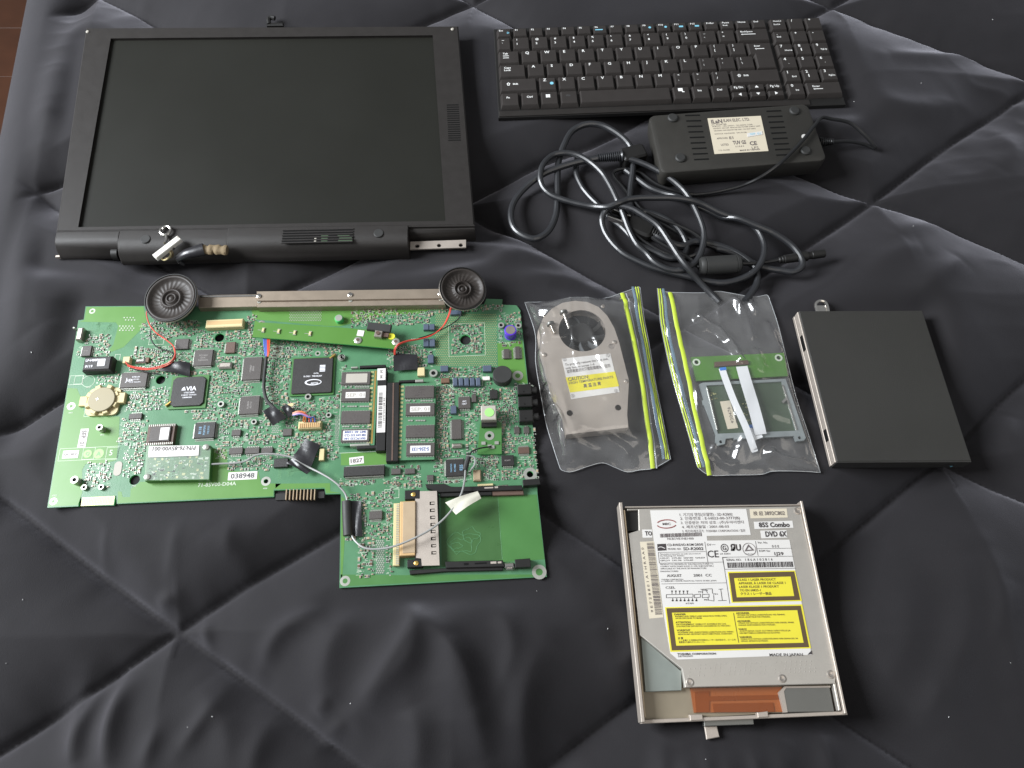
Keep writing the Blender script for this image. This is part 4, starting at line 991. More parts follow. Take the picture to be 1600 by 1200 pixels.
stext('F', 890, 530, 'DM/PC', 20); stext('G', 170, 118, 'Cardbus', 18); stext('F', 1150, 365, 'CARDBUS U35', 14)
for k in range(8): sbox('B', 840+k*0, 540+k*14, 945, 548+k*14) if k < 8 else None
for k in range(11): stext('E', 560+0*k, 250+k*15+(60 if k > 5 else 0), random.choice(['R5082', 'C7093', 'R334', 'C881']), 11)
for k in range(26):
    a = random.choice([('B', 300, 380, 1200, 1190), ('C', 20, 200, 620, 560), ('F', 400, 300, 1480, 540), ('E', 300, 100, 1500, 700), ('D', 800, 100, 1050, 860), ('A', 900, 480, 1300, 1190), ('G', 150, 130, 480, 780)])
    stext(a[0], random.uniform(a[1], a[3]), random.uniform(a[2], a[4]), random.choice(['C107', 'R45', 'U21', 'L14', 'R1006', 'C73', 'RN8', 'JP4', 'Q12']), 13)
mk('silkscreen', sk, silk, T, kind='stuff')
def sticker(k, x0, y0, x1, y1, s, rot=0, h=None, mt=white_paper, im=soft_ink, z=zb, par=None, tilt=0, fw=.82, name='sticker'):
    x, y, w, d = rz(k, x0, y0, x1, y1, z)
    o = mk(name, MB().box(x, y, z, w, d, .0002, a=tilt), mt, par or T); occ(x, y, w, d)
    if s:
        m = MB(); ls = s if isinstance(s, (list, tuple)) else [s]; n = len(ls)
        H_ = d if abs(math.sin(rot)) < .5 else w; W_ = w if abs(math.sin(rot)) < .5 else d
        th = h or H_/n*.5
        for i, t in enumerate(ls):
            oy = ((n-1)/2-i)*H_/n*.9; m.text(t, x-oy*math.sin(rot), y+oy*math.cos(rot), z+.0003, th, W_*fw, a=rot+tilt, al='c', bold=.02)
        mk('print', m, im, o)
    return o
sticker('D', 358, 335, 442, 530, 'SEP. 01', rot=R(-90), tilt=R(0)); sticker('D', 188, 560, 352, 640, 'QC 85V', h=.0014)
sticker('E', 378, 782, 678, 864, '038948', h=.0036, im=legend_dim); sticker('F', 122, 348, 228, 402, '1827', tilt=R(5))
for x, r, s in ((447, 44, 'Q'), (562, 54, 'A')):
    p = B_('D', x, 594); sx, sy = fr.sc(*zp('D', x, 594), zb); rr = r/6.667*sx
    o = mk('inspection_dot', MB().lathe((p.x, p.y, zb), [(rr, 0), (rr, .0002)], 22), green_tag, T); mk('print', MB().text(s, p.x, p.y, zb+.0003, rr*.8, al='c'), trace_green, o); occ(p.x, p.y, rr*2, rr*2)
# edge fingers, battery connector
x, y, w, d = rz('D', 385, 1040, 720, 1130); m = MB()
for i in range(20): m.box(x-w*.46+i*w*.92/19, y, zb, w*.026, d*.8, .0001)
mk('edge_contacts', m, grey_paper, T); mk('edge_plating', MB().box(x, y, zb-.0003, w, d*.96, .00034), pad_tan, T); occ(x, y, w, d)
x, y, w, d = rz('E', 868, 975, 1375, 1050, .002); bc = mk('battery_connector', MB().box(x, y-.001, 0, w, d*.9, .0009), dark_plastic, T)
for i in range(9):
    xx, yy, _, _ = rz('E', 975+i*37, 990, 985+i*37, 1045, .003); mk('blade', MB().box(xx, yy, .001, .0006, .0078, .0022), smd_tan, bc)
# audio jacks, radio socket board
for a in ((1392, 705, 1500, 785), (1398, 800, 1508, 882), (1405, 905, 1515, 997)):
    x, y, w, d = rz('C', *a, zb+.006); o = mk('audio_jack', MB().box(x, y, .0005, w, d, .0085, ch=.0006), dark_plastic, T); occ(x, y, w, d)
    mk('jack_barrel', MB().tube([(x+w/2-.001, y, .005), (x+w/2+.004, y, .005)], .0030, 16, 1), dark_plastic, o)
    mk('jack_pip', MB().lathe((x-w*.05, y-d*.25, .009), [(.0005, 0), (.0005, .0002)], 8), void_black, o)
# coin cell holder
p = B_('A', 590, 1092, zb+.004)
hm = MB(); hm.prism(rrect(p.x+.0005, p.y-.001, .024, .0225, .004, 4), zb, zb+.0020)
for k in range(8):
    a = k*math.pi/4+.39; hm.box(p.x+.0102*math.cos(a), p.y+.0102*math.sin(a), zb, .0050, .0040, .0042, a=a, ch=.0005)
hm.box(p.x-.0145, p.y, zb, .006, .008, .0022, ch=.0004); hm.box(p.x+.0135, p.y+.001, zb, .007, .0085, .0034, ch=.0004)
mk('coin_cell_holder', hm, cream_plastic, T); occ(p.x, p.y, .034, .026)
# expansion card cage
cg = mk('card_cage', MB().plate(poly_([('F', 640, 600), ('F', 765, 598), ('F', 785, 1145), ('F', 655, 1148), ('F', 650, 1095), ('F', 612, 1090), ('F', 606, 655), ('F', 640, 655)], zb+.0058),
     [poly_([('F', 712+dx, 678+i*52), ('F', 748+dx, 676+i*52), ('F', 748+dx, 700+i*52), ('F', 712+dx, 702+i*52)], zb+.0058) for i in range(8) for dx in [i*1.8]], zb+.0050, zb+.0058), satin_metal, T)
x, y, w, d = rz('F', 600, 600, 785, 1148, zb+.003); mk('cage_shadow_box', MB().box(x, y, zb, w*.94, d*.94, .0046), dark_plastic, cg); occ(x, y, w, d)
for i in range(8):
    x, y, w, d = rz('F', 722+i*1.8, 683+i*52, 750+i*1.8, 695+i*52, zb+.0055); mk('cage_tongue', MB().box(x, y, zb+.0052, w, d, .0006), satin_metal, cg)
x, y, w, d = rz('F', 494, 672, 608, 1072, zb+.006); ts = mk('card_socket', MB().box(x, y, zb, w, d, .0068, ch=.0005), tan_plastic, T); occ(x, y, w, d)
mk('socket_cover', MB().box(x+.001, y+.0005, zb+.0068, w*.8, d*.94, .0004, ch=.0002), smd_tan, ts)
x, y, w, d = rz('F', 445, 685, 492, 1145, zb+.003); pr_ = mk('socket_pin_row', MB().box(x, y, zb, w, d, .0035, ch=.0004), cream_plastic, T); occ(x, y, w, d)
m = MB(); [m.box(x+w*.2, y-d*.47+i*d*.94/33, zb+.0035, w*.5, d*.014, .0003) for i in range(34)]; mk('contacts', m, solder, pr_, kind='stuff')
for a in ((530, 592, 638, 660), (548, 1102, 660, 1160)):
    x, y, w, d = rz('F', *a, zb+.005); o = mk('socket_ear', MB().box(x, y, zb, w, d, .0055, ch=.0004), chip_brown if 0 else dark_plastic, T); mk('ear_screw', MB().lathe((x+.001, y, zb+.0055), [(.0016, 0), (.0016, .0004), (.0008, .0007)], 12), gold, o); occ(x, y, w, d)
def rail(pts, h, mt, name='card_rail', z0=zb):
    return mk(name, MB().prism(poly_(pts, zb+h), z0, zb+h, .0003), mt, T)
rail([('F', 680, 548), ('F', 825, 545), ('F', 870, 568), ('F', 1000, 565), ('F', 1390, 555), ('F', 1400, 590), ('F', 860, 605), ('F', 780, 608), ('F', 690, 575)], .0050, dark_plastic)
rail([('F', 785, 612), ('F', 1170, 602), ('F', 1170, 628), ('F', 790, 640)], .0035, dark_plastic); rail([('F', 1395, 515), ('F', 1520, 505), ('F', 1528, 550), ('F', 1400, 560)], .0060, dark_plastic, 'latch_block')
rail([('F', 1170, 600), ('F', 1400, 590), ('F', 1405, 625), ('F', 1175, 632)], .003, chip_brown)
rail([('G', 825, 655), ('G', 1225, 645), ('G', 1235, 690), ('G', 830, 700)], .0050, dark_plastic); rail([('G', 1308, 640), ('G', 1415, 632), ('G', 1420, 692), ('G', 1312, 698)], .0055, dark_plastic, 'latch_block')
rail([('G', 575, 715), ('G', 820, 700), ('G', 1225, 692), ('G', 1225, 715), ('G', 820, 725), ('G', 580, 745)], .0030, dark_plastic)
for k, a in (('G', (1238, 648, 1305, 712)), ('F', (1215, 545, 1290, 585))):
    x, y, w, d = rz(k, *a, zb+.004); m = MB().box(x, y, zb, w, d*.55, .0050, ch=.0008); m.box(x, y-d*.2, zb, w*.7, d*.5, .0035, ch=.0006); mk('rail_clip', m, bright_steel, T)
for k, a in (('G', (1140, 655, 1180, 670)), ('G', (1190, 655, 1215, 668)), ('G', (1030, 662, 1110, 672)), ('G', (955, 665, 985, 680)), ('F', (1115, 570, 1180, 580)), ('F', (1190, 565, 1215, 578))):
    x, y, w, d = rz(k, *a, zb+.005); mk('rail_insert', MB().box(x, y, zb+.0048, w, d, .0004), satin_metal if a[0] in (1140, 1190, 1115) else void_black, T)
x, y, w, d = rz('G', 790, 195, 1480, 700); occ(x, y, w, d); x, y, w, d = rz('F', 680, 545, 1400, 640); occ(x, y, w, d); x, y, w, d = rz('G', 570, 640, 1430, 750); occ(x, y, w, d)
mk('bay_film', MB().plate(poly_([('G', 795, 215), ('G', 1188, 205), ('G', 1220, 640), ('G', 800, 680)]), [], zb, zb+.00010), mat('bay_film_green', '3f6238', .3, var=.1), T)
for kk, (cx_, cy_, sx_, sy_) in enumerate(((960, 530, 110, 75), (940, 540, 80, 50), (1000, 470, 60, 45), (900, 545, 40, 22))):
    rr = random.Random(kk+5); ph = [rr.uniform(0, 6) for _ in range(4)]
    mk('film_outline', MB().tube([tuple(B_('G', cx_+sx_*math.cos(t)*(1+.18*math.sin(3*t+ph[0])), cy_+sy_*math.sin(t)*(1+.22*math.sin(4*t+ph[1])+.1*math.sin(7*t+ph[2])), zb+.00016)) for t in [i*2*math.pi/40 for i in range(40)]], .00016, 4, 1, closed=True), trace_green, T)
a, b2 = B_('G', 1190, 195), B_('G', 1222, 640); mk('mask_step', MB().tube([(a.x, a.y, zb+.00005), (b2.x, b2.y, zb+.00005)], .00015, 4, 1), trace_green, T)
# aluminium bar along the back edge
bar = [B_('I', 1110, 790, .006), B_('I', 1520, 785, .006)]
def barq(pts, z0, z1): return MB().prism([tuple(fr(px, py, z1))[:2] for px, py in pts], z0, z1, .0003)
bar_metal = mat('bar_metal', '988b7c', .45, .6, var=.08, bump=.1, bscale=1500)
o = mk('metal_bar', barq([(309, 461), (402, 459.5), (402, 479), (310, 481)], zb, .0075), bar_metal, T)
o2 = mk('metal_bar', barq([(401, 455), (690, 451), (692, 466), (402, 470)], zb, .0105), bar_metal, T)
o3 = mk('metal_bar', barq([(402, 470), (692, 466), (696, 476), (402, 480)], zb, .0088), bar_metal, T)
mk('bar_ridge', barq([(311, 461.5), (401, 460), (401, 463), (311, 464.5)], .0075, .0083), bright_steel, o)
for px, py in ((404, 462), (547, 460), (688, 458)):
    p = fr(px, py, .0115); q = mk('bar_screw', MB().lathe((p.x, p.y, .0095), [(.0020, 0), (.0020, .0018), (.0014, .0022)], 14), bright_steel, o2); mk('bar_notch', MB().lathe((p.x, p.y-.004, .0086), [(.0016, 0), (.0016, .0006)], 12), solder, o2)
x, y, w, d = rect_px(fr, 309, 455, 696, 481, .006); occ(x, y, w, d)
# keep other loose things' footprints clear of tall parts
for a in (('D', 1035, 500, 1750, 875), ('H', 75, 235, 1070, 1190), ('F', 1060, 90, 1242, 335)):
    x, y, w, d = rz(*a); occ(x, y, w, d, 0)
# ---------------- small surface-mount parts, one by one too small to pick apart
dense = [('A', 360, 430, 680, 650, .55), ('A', 540, 810, 780, 990, .8), ('A', 900, 550, 1600, 870, .75), ('A', 1000, 290, 1600, 460, .75), ('A', 760, 980, 1330, 1200, .8), ('D', 800, 100, 1060, 500, .8), ('D', 830, 500, 1040, 830, .5), ('D', 430, 690, 680, 960, .6),
         ('B', 0, 350, 640, 1200, .75), ('B', 640, 480, 1560, 700, .6), ('B', 740, 700, 1040, 1150, .6), ('B', 1000, 1060, 1560, 1200, .4), ('E', 0, 150, 760, 640, .65), ('E', 380, 560, 1000, 760, .6), ('E', 760, 100, 1540, 660, .45), ('B', 560, 200, 660, 480, .6),
         ('C', 100, 80, 700, 240, .55), ('C', 380, 400, 760, 680, .55), ('C', 860, 220, 1135, 480, .85), ('C', 750, 560, 1240, 740, .75), ('C', 1230, 150, 1420, 400, .6), ('C', 740, 720, 1400, 1200, .85), ('C', 1240, 700, 1520, 1200, .85), ('C', 690, 90, 1270, 150, .6),
         ('F', 740, 300, 1500, 560, .6), ('F', 380, 420, 640, 580, .6), ('F', 60, 490, 300, 560, .4), ('G', 140, 180, 470, 500, .55), ('G', 220, 490, 460, 760, .45), ('C', 0, 560, 60, 1190, .4), ('H', 1060, 400, 1240, 1190, .9)]
rs = random.Random(3); smd = MB(); nput = 0
OB = list(OCC)
def free(x, y, w, d):
    for a in OB:
        if x+w/2 > a[0] and x-w/2 < a[2] and y+d/2 > a[1] and y-d/2 < a[3]: return False
    return True
for k, x0, y0, x1, y1, den in dense:
    x, y, w, d = rz(k, x0, y0, x1, y1)
    n = int(w*d*1e6*den*1.6)
    for i in range(n):
        px, py = x+rs.uniform(-.5, .5)*w, y+rs.uniform(-.5, .5)*d
        gx, gy = round(px/.0012)*.0012, round(py/.0012)*.0012
        vert = rs.random() < .5; L_, S_ = rs.choice([(.0017, .0009), (.0017, .0009), (.0021, .0011), (.0021, .0011), (.0032, .0017)])
        ww, dd = (S_, L_) if vert else (L_, S_)
        if not free(gx, gy, ww, dd): continue
        t = rs.random()
        if t < .32:
            smd.mi = 4
            for j in range(rs.randint(1, 3)): smd.lid(gx+rs.uniform(-.0012, .0012), gy+j*.0007, zb+.00006, rs.uniform(.0006, .0028), .00022, .00005)
            if rs.random() < .5: OB.append((gx-.0006, gy-.0006, gx+.0006, gy+.0006))
            continue
        OB.append((gx-ww/2-.0001, gy-dd/2-.0001, gx+ww/2+.0001, gy+dd/2+.0001)); nput += 1
        if t < .42:
            smd.mi = 0; smd.prism(circ(gx, gy, rs.uniform(.0003, .0006), 6), zb+.00004, zb+.00012); continue
        smd.mi = 0; e = .28
        for s in (-1, 1):
            smd.lid(gx+(0 if vert else s*ww*(.5-e/2)), gy+(s*dd*(.5-e/2) if vert else 0), zb+.00003, ww if vert else ww*e, dd*e if vert else dd, .00055)
        smd.mi = rs.choice([1, 1, 2, 3, 3]); hh = .0005 if smd.mi == 1 else .0009
        smd.lid(gx, gy, zb+.00003, ww*.86 if vert else ww*.48, dd*.48 if vert else dd*.86, hh)
        if rs.random() < .35:
            smd.mi = 4
            for s in (-1, 1): smd.lid(gx+(s*ww*.68 if vert else 0), gy+(0 if vert else s*dd*.68), zb+.00006, .00018 if vert else ww, dd if vert else .00018, .00005)
mk('surface_mount_parts', smd, [solder, smd_black, smd_brown, smd_tan, silk], T, kind='stuff')
# traces
tr = MB()
for i in range(230):
    k, x0, y0, x1, y1, den = rs.choice(dense+[('A', 370, 290, 740, 480, .3), ('G', 110, 170, 480, 760, .3), ('B', 640, 560, 1050, 1200, .3), ('E', 860, 720, 1500, 900, .3)])
    x, y, w, d = rz(k, x0, y0, x1, y1); px, py = x+rs.uniform(-.4, .4)*w, y+rs.uniform(-.4, .4)*d
    a = rs.choice([0, 45, 90, 135])*math.pi/180; L1 = rs.uniform(.003, .012); nn = rs.randint(2, 6)
    for j in range(nn):
        ox, oy = -math.sin(a)*j*.0006, math.cos(a)*j*.0006; b_ = a+R(45)
        if not free(px+ox+L1*.5*math.cos(a), py+oy+L1*.5*math.sin(a), .001, .001): continue
        tr.box(px+ox+L1/2*math.cos(a), py+oy+L1/2*math.sin(a), zb+.00002, L1, .00022, .00003, a=a)
mk('traces', tr, trace_green, T, kind='stuff')

# ================================================================ things seated on the board
# coin cell
f2 = Fr(zp('A', 590, 1092), (zp('A', 590, 1092)[0]+50, zp('A', 590, 1092)[1]), zb+.003, zb+.0020)
cc = thing('coin_cell', f2, 'round silver coin cell in cream holder at the board edge', 'battery')
cp = f2(*zp('A', 590, 1092), .003)
mk('can', MB().lathe((cp.x, cp.y, 0), [(.0098, 0), (.0100, .0004), (.0100, .0028), (.0096, .0032)], 40), mat('coin_nickel', '8f866c', .5, .1, var=.08), cc)
mk('embossing', MB().text('+', cp.x-.003, cp.y, .00335, .004, al='c'), steel, cc)
# memory modules
def module(name_label, lx0, lx1, edge, cells, zlift):
    f = Fr(zp('H', lx0, 1030), zp('H', lx1, 1022), zb+.005, zb)
    M_ = thing('memory_module', f, name_label, 'memory module', 'memory modules on the board')
    def g(x0, y0, x1, y1, z=.0042):
        a = zp('H', x0, y0); b = zp('H', x1, y1); return rect_px(f, a[0], a[1], b[0], b[1], z)
    x, y, w, d = g(lx0, 242 if edge > lx0+100 else 385, lx1, 1030 if edge > lx0+100 else 1180)
    mk('board', MB().box(x, y, .0030, w, d, .0011), pcb_dark, M_)
    mk('edge_rest', MB().box(x, y, .0000, w*.8, d*.9, .0030), dark_plastic, M_)
    ex, _, ew, _ = g(edge-9, 300, edge+9, 310); mk('gold_edge', MB().box(ex, y, .00412, ew, d*.96, .00012), gold, M_)
    m = MB(); [m.box(ex+(-.0024 if edge > lx0+100 else .0024), y-d*.46+i*d*.92/17, .00412, .0022, d*.028, .00015) for i in range(18)]; mk('edge_parts', m, pad_tan, M_, kind='stuff')
    for (x0, y0, x1, y1, kind) in cells:
        x, y, w, d = g(x0, y0, x1, y1, .0054); c = mk('memory_chip', MB().box(x, y, .0042, w, d, .0012, ch=.0002), chip_black, M_); zc = .0055
        m = MB()
        for i in range(18):
            for s in (-1, 1): m.lid(x-w*.46+i*w*.92/17, y+s*(d/2+.0004), .0042, w*.025, .0008, .0003)
        mk('pins', m, solder, c, kind='stuff')
        if kind == 'grey': mk('sticker', MB().prism(rrect(x+w*.03, y, w*.74, d*.72, .0005), .0054, .0056), grey_paper, c)
        elif kind == 'sep':
            s = mk('sticker', MB().box(x, y, .0054, w*.70, d*.48, .0002), white_paper, c); mk('print', MB().text('SEP. 01', x, y, .0057, d*.27, w*.62, al='c', bold=.01), grey_paper, s)
        elif kind == 'blue':
            s = mk('sticker', MB().prism(rrect(x, y, w*.86, d*.78, .0006), .0054, .0056), white_paper, c)
            m = MB(); [m.text(t, x, y-.0026+i*.0026, .0057, .0016, w*.74, a=math.pi, al='c', bold=.02) for i, t in enumerate(('064 PC133 144', '0M 644 333 CL3', 'IMT 40 128M'))]; mk('print', m, blue_ink, s, kind='stuff')
        elif kind == '256':
            s = mk('sticker', MB().box(x, y, .0054, w*.72, d*.58, .0002), white_paper, c); mk('print', MB().text('S-256-133', x, y, .0057, d*.26, w*.6, a=math.pi, al='c', bold=.02), blue_ink, s)
        else:
            m = MB(); m.text('Infineon' if 0 else 'HYB39S', x+.001, y+.0022, .00555, .0012, al='c'); m.text('9134', x, y, .00555, .0010, al='c'); m.text('HYB39S128', x, y-.0022, .00555, .0011, al='c'); mk('marking', m, soft_ink, c)
    m = MB(); rr = random.Random(lx0)
    x, y, w, d = g(lx0+20, 250 if edge > lx0+100 else 395, lx1-60, 1020 if edge > lx0+100 else 1170)
    gaps = [(c0[3]+cells[i+1][1])/2 for i, c0 in enumerate(cells[:-1])]
    for gy in gaps:
        for i in range(11):
            if rr.random() < .3: continue
            xx, yy, _, _ = g(cells[0][0]+15+i*26, gy, cells[0][0]+25+i*26, gy+10); m.lid(xx, yy, .0041, .0016, .0011, .0006)
    mk('small_parts', m, solder, M_, kind='stuff')
    return M_, g
M1, g1 = module('memory module with a grey sticker and SEP label left of the black slot', 85, 455, 445, [(90, 275, 390, 405, 'grey'), (90, 450, 385, 580, 'sep'), (85, 680, 390, 810, ''), (85, 870, 380, 1000, 'blue')], 0)
M2, g2 = module('memory module with S-256-133 label right of the black slot', 690, 1065, 698, [(750, 420, 1055, 545, ''), (760, 600, 1060, 725, 'sep'), (760, 830, 1060, 955, ''), (765, 1015, 1060, 1145, '256')], 0)
fr = BF; T = BOARD
x, y, w, d = rz('H', 458, 238, 556, 1085, zb+.0055); sl = mk('memory_slot', MB().box(x, y, zb, w, d, .0055, ch=.0004), dark_plastic, T)
x, y, w, d = rz('H', 562, 372, 688, 1195, zb+.0058); sl2 = mk('memory_slot', MB().box(x, y, zb, w, d, .0058, ch=.0004), dark_plastic, T); mk('slot_groove', MB().box(x, y, zb+.0058, w*.12, d*.98, .0002), chip_brown, sl2)
for a in ((690, 360, 860, 385), (280, 205, 550, 232), (250, 1040, 545, 1075)): 
    x, y, w, d = rz('H', *a, zb+.004); mk('slot_arm', MB().box(x, y, zb, w, d, .0046, ch=.0004), dark_plastic, T)
for a in ((180, 1020, 385, 1045), (190, 218, 262, 236), (860, 352, 945, 380)):
    x, y, w, d = rz('H', *a, zb+.0045); mk('slot_latch', MB().box(x, y, zb, w, d, .0048, ch=.0004), solder, T)
s = sticker('H', 464, 238, 550, 360, ['SC', 'SK'], z=zb+.0055, par=sl, fw=.3, name='slot_sticker')
s = sticker('H', 462, 415, 550, 902, None, z=zb+.0055, par=sl, name='barcode_sticker')
x, y, w, d = rz('H', 475, 490, 515, 850, zb+.0057); m = MB(); yy = y-d/2; rb = random.Random(9)
while yy < y+d/2: t = rb.choice([.0003, .0006, .0009]); m.box(x, yy+t/2, zb+.0057, w, t, .0001); yy += t+rb.choice([.0003, .0005, .0008])
mk('barcode', m, ink, s)
x, y, w, d = rz('H', 525, 540, 540, 800, zb+.0057); mk('print', MB().text('38-85V00-0401', x, y, zb+.0058, .0012, d, a=R(-90), al='c'), soft_ink, s)

# modem card on the board
f = Fr(zp('D', 1035, 870), zp('E', 185, 855), zb+.007, zb)
C_ = thing('modem_card', f, 'pale green shielded card with upside-down P/N sticker', 'circuit card')
cpts = [tuple(f(*zp(*q), .006))[:2] for q in (('D', 1035, 872), ('E', 178, 862), ('E', 195, 560), ('E', 192, 505), ('D', 1060, 505))]
mk('card_body', MB().prism(cpts, 0, .0055), pcb_mid, C_)
m = MB(); rr = random.Random(12); ctr_ = f(*zp('D', 1390, 740), .0055)
for i in range(150):
    px, py = ctr_.x+rr.uniform(-.021, .021), ctr_.y+rr.uniform(-.0085, .0085); m.mi = rr.choice([0, 0, 1, 1, 2]); m.box(px, py, .0055, rr.choice([.0008, .0016, .0024]), rr.choice([.0006, .0012, .0018]), .0002)
mk('card_parts', m, [silk, trace_green, pad_tan], C_, kind='stuff')
mk('shield_film', MB().prism(inset(ccw(cpts), .0002), .0062, .0063), card_film, C_)
a = [tuple(f(*zp(*q), .0064))[:2] for q in (('D', 1078, 632), ('E', 68, 612), ('E', 75, 505), ('D', 1085, 515))]
s = mk('sticker', MB().prism(a, .0064, .0066), white_paper, C_); cx_, cy_ = sum(q[0] for q in a)/4, sum(q[1] for q in a)/4
mk('print', MB().text('P/N:76-85V00-001', cx_, cy_+.002, .0067, .0030, .031, a=math.pi, al='c', bold=.015), ink, s)
for q in (('D', 1070, 835), ('E', 150, 525)):
    p = f(*zp(*q), .006); mk('card_screw', MB().lathe((p.x, p.y, .0062), [(.0022, 0), (.0022, .0008), (.0012, .0013)], 14), solder, C_)

# radio socket board
f = Fr(zp('F', 1062, 325), zp('F', 1240, 320), zb+.003, zb)
D_ = thing('socket_card', f, 'small bright green card carrying a grey socket with a green dot', 'circuit card')
c4 = [tuple(f(*zp(*q), .0030))[:2] for q in (('F', 1062, 328), ('F', 1242, 325), ('F', 1240, 95), ('F', 1085, 90))]
hp = f(*zp('F', 1152, 192), .0030); m = MB().plate(c4, [circ(hp.x, hp.y, .0014, 14)], .0014, .0030)
for i, fc in enumerate(m.f):
    zs = [m.v[j][2] for j in fc]; m.m[i] = 1 if max(zs)-min(zs) > .001 else 0
mk('board', m, [pcb_mid, pcb_edge], D_); mk('spacer', MB().box(sum(q[0] for q in c4)/4, sum(q[1] for q in c4)/4, 0, .012, .018, .0014), dark_plastic, D_)
mk('mounting_ring', MB().plate(circ(hp.x, hp.y, .0036, 20), [circ(hp.x, hp.y, .0015, 20)], .0030, .0032), solder, D_)
a0, a1 = zp('C', 1108, 872), zp('C', 1228, 985); x, y, w, d = rect_px(f, a0[0], a0[1], a1[0], a1[1], .010)
so = mk('socket', MB().box(x, y, .0030, w, d, .0085, ch=.0006), grey_paper, D_); mk('green_dot', MB().lathe((x+.0005, y, .0115), [(.0035, 0), (.0035, .0003)], 20), green_tag, so)
mk('socket_base', MB().box(x, y-d*.62, .0030, w, d*.3, .003), dark_plastic, so)
m = MB(); [m.box(hp.x+dx, hp.y+dy, .0030, .0030, .0024, .0008) for dx, dy in ((-.0045, -.006), (.0052, -.006), (0, -.0085), (.002, -.0092))]; mk('solder_joints', m, solder, D_, kind='stuff')

# indicator strip board
f = Fr((394, 527), (618, 545), .010, zb)
S_ = thing('indicator_board', f, 'narrow green strip board with four lights lying across the main board', 'circuit card')
zs_ = .0085
sp = [tuple(f(*q, zs_))[:2] for q in ((398.5, 500.5), (404, 503.5), (530, 511.5), (600, 517.5), (618, 526), (623, 533), (619, 545), (530, 537), (470, 532), (394, 526.5))]
m = MB().prism(sp, zs_-.0013, zs_)
m.m = [1 if max(m.v[j][2] for j in fc)-min(m.v[j][2] for j in fc) > .001 else 0 for fc in m.f]
mk('board', m, [pcb_strip, pcb_edge], S_)
for q in ((415, 516), (600, 528)): p = f(*q, .004); mk('spacer', MB().lathe((p.x, p.y, 0), [(.002, 0), (.002, zs_-.0013)], 12), white_plastic, S_)
for bx_, by_ in ((745, 375), (905, 388), (1072, 402), (1232, 412)):
    p = f(*zp('B', bx_, by_), zs_); o = mk('indicator_light', MB().box(p.x, p.y, zs_, .0018, .0030, .0012, ch=.0003), cream_plastic, S_)
    mk('light_pads', MB().box(p.x, p.y+.0017, zs_, .0022, .0008, .0008).box(p.x, p.y-.0017, zs_, .0022, .0008, .0008).box(p.x-.0028, p.y, zs_, .0034, .0004, .0002), solder, o)
def srect(x0, y0, x1, y1, h, mt, name, z=zs_, ch=0):
    x, y, w, d = rect_px(f, x0, y0, x1, y1, z+h); return mk(name, MB().box(x, y, z, w, d, h, a=R(-3), ch=ch), mt, S_)
srect(558, 516, 568.5, 525, .0003, white_paper, 'sticker'); srect(573.5, 505, 611, 516.5, .0030, rubber, 'foam_pad', ch=.0004)
srect(585, 516, 597, 526, .0040, steel, 'switch', ch=.0005); p = f(590.5, 520.5, zs_+.004); mk('switch_button', MB().lathe((p.x, p.y, zs_+.004), [(.0016, 0), (.0016, .0008)], 14), chip_brown, S_)
srect(597, 520, 607, 526, .0022, chip_brown, 'switch_base')
p = f(611.5, 525.7, zs_); mk('yellow_dot', MB().lathe((p.x, p.y, zs_), [(.0028, 0), (.0028, .0003)], 18), yellow_tag, S_)
for q in ((558.6, 530), (618, 532.5), (405, 500)):
    p = f(*q, zs_+.002); mk('screw', MB().lathe((p.x, p.y, zs_-.002 if q[0] > 410 else .002), [(.0030, 0), (.0030, .0026), (.0018, .0032)], 16), solder, S_); mk('screw_slot', MB().lathe((p.x, p.y, (zs_-.002 if q[0] > 410 else .002)+.0032), [(.0013, 0), (.0013, .0002)], 10), chip_brown, S_)
fq = lambda k, x, y, z: tuple(f(*zp(k, x, y), z))
for i, (mt, dx) in enumerate(((wire_blue, -32), (wire_blue, -18), (wire_blue, -5), (wire_red, 18), (wire_orange, 32), (wire_red, 8))):
    mk('wire', MB().tube([fq('B', 778+dx, 450, .006), fq('B', 780+dx*.9, 520, .0065), fq('B', 782+dx*.7, 600, .0062), fq('B', 780+dx*.3, 665, .005)], .00055, 6, 5), mt, S_)
mk('sleeve', MB().tube([fq('B', 775, 650, .0058), fq('B', 765, 750, .0050), fq('B', 752, 880, .0050), fq('B', 752, 1000, .0052), fq('B', 785, 1110, .0055), fq('B', 860, 1185, .0060)], .0013, 10, 6), rubber, S_)
def tape(k, pts, z, bulge, name, par, frame, mt=tape_black, n=7, base=0):
    """crumpled strip over a wire: 4 corners, arched across"""
    c = [Vector(frame(*zp(k, *p), z)) for p in pts]; g = []
    for i in range(n+1):
        u = i/n; row = []
        for j in range(n+1):
            v = j/n; q = (c[0]*(1-u)+c[1]*u)*(1-v)+(c[3]*(1-u)+c[2]*u)*v
            q = q+Vector((0, 0, bulge*math.sin(math.pi*v)**1.5*(1+.15*math.sin(u*9+v*5))+.0003*math.sin(u*7+v*4)))
            row.append(tuple(q))
        g.append(row)
    m = MB().sheet(g); m.sheet([[(a_, b_, c_-.0003) for a_, b_, c_ in r] for r in g])
    return mk(name, m, mt, par, ang=60)
tape('E', [(740, 150), (840, 80), (985, 215), (840, 300)], .0060, .0018, 'tape', S_, f); tape('E', [(930, 110), (985, 75), (1085, 150), (1000, 215)], .0055, .0015, 'tape', S_, f)
p = f(*zp('E', 1025, 85), .006); mk('cable_tab', MB().prism(rrect(p.x, p.y, .0045, .0028, .0012, 4, .4), .0052, .0060), cream_plastic, S_)
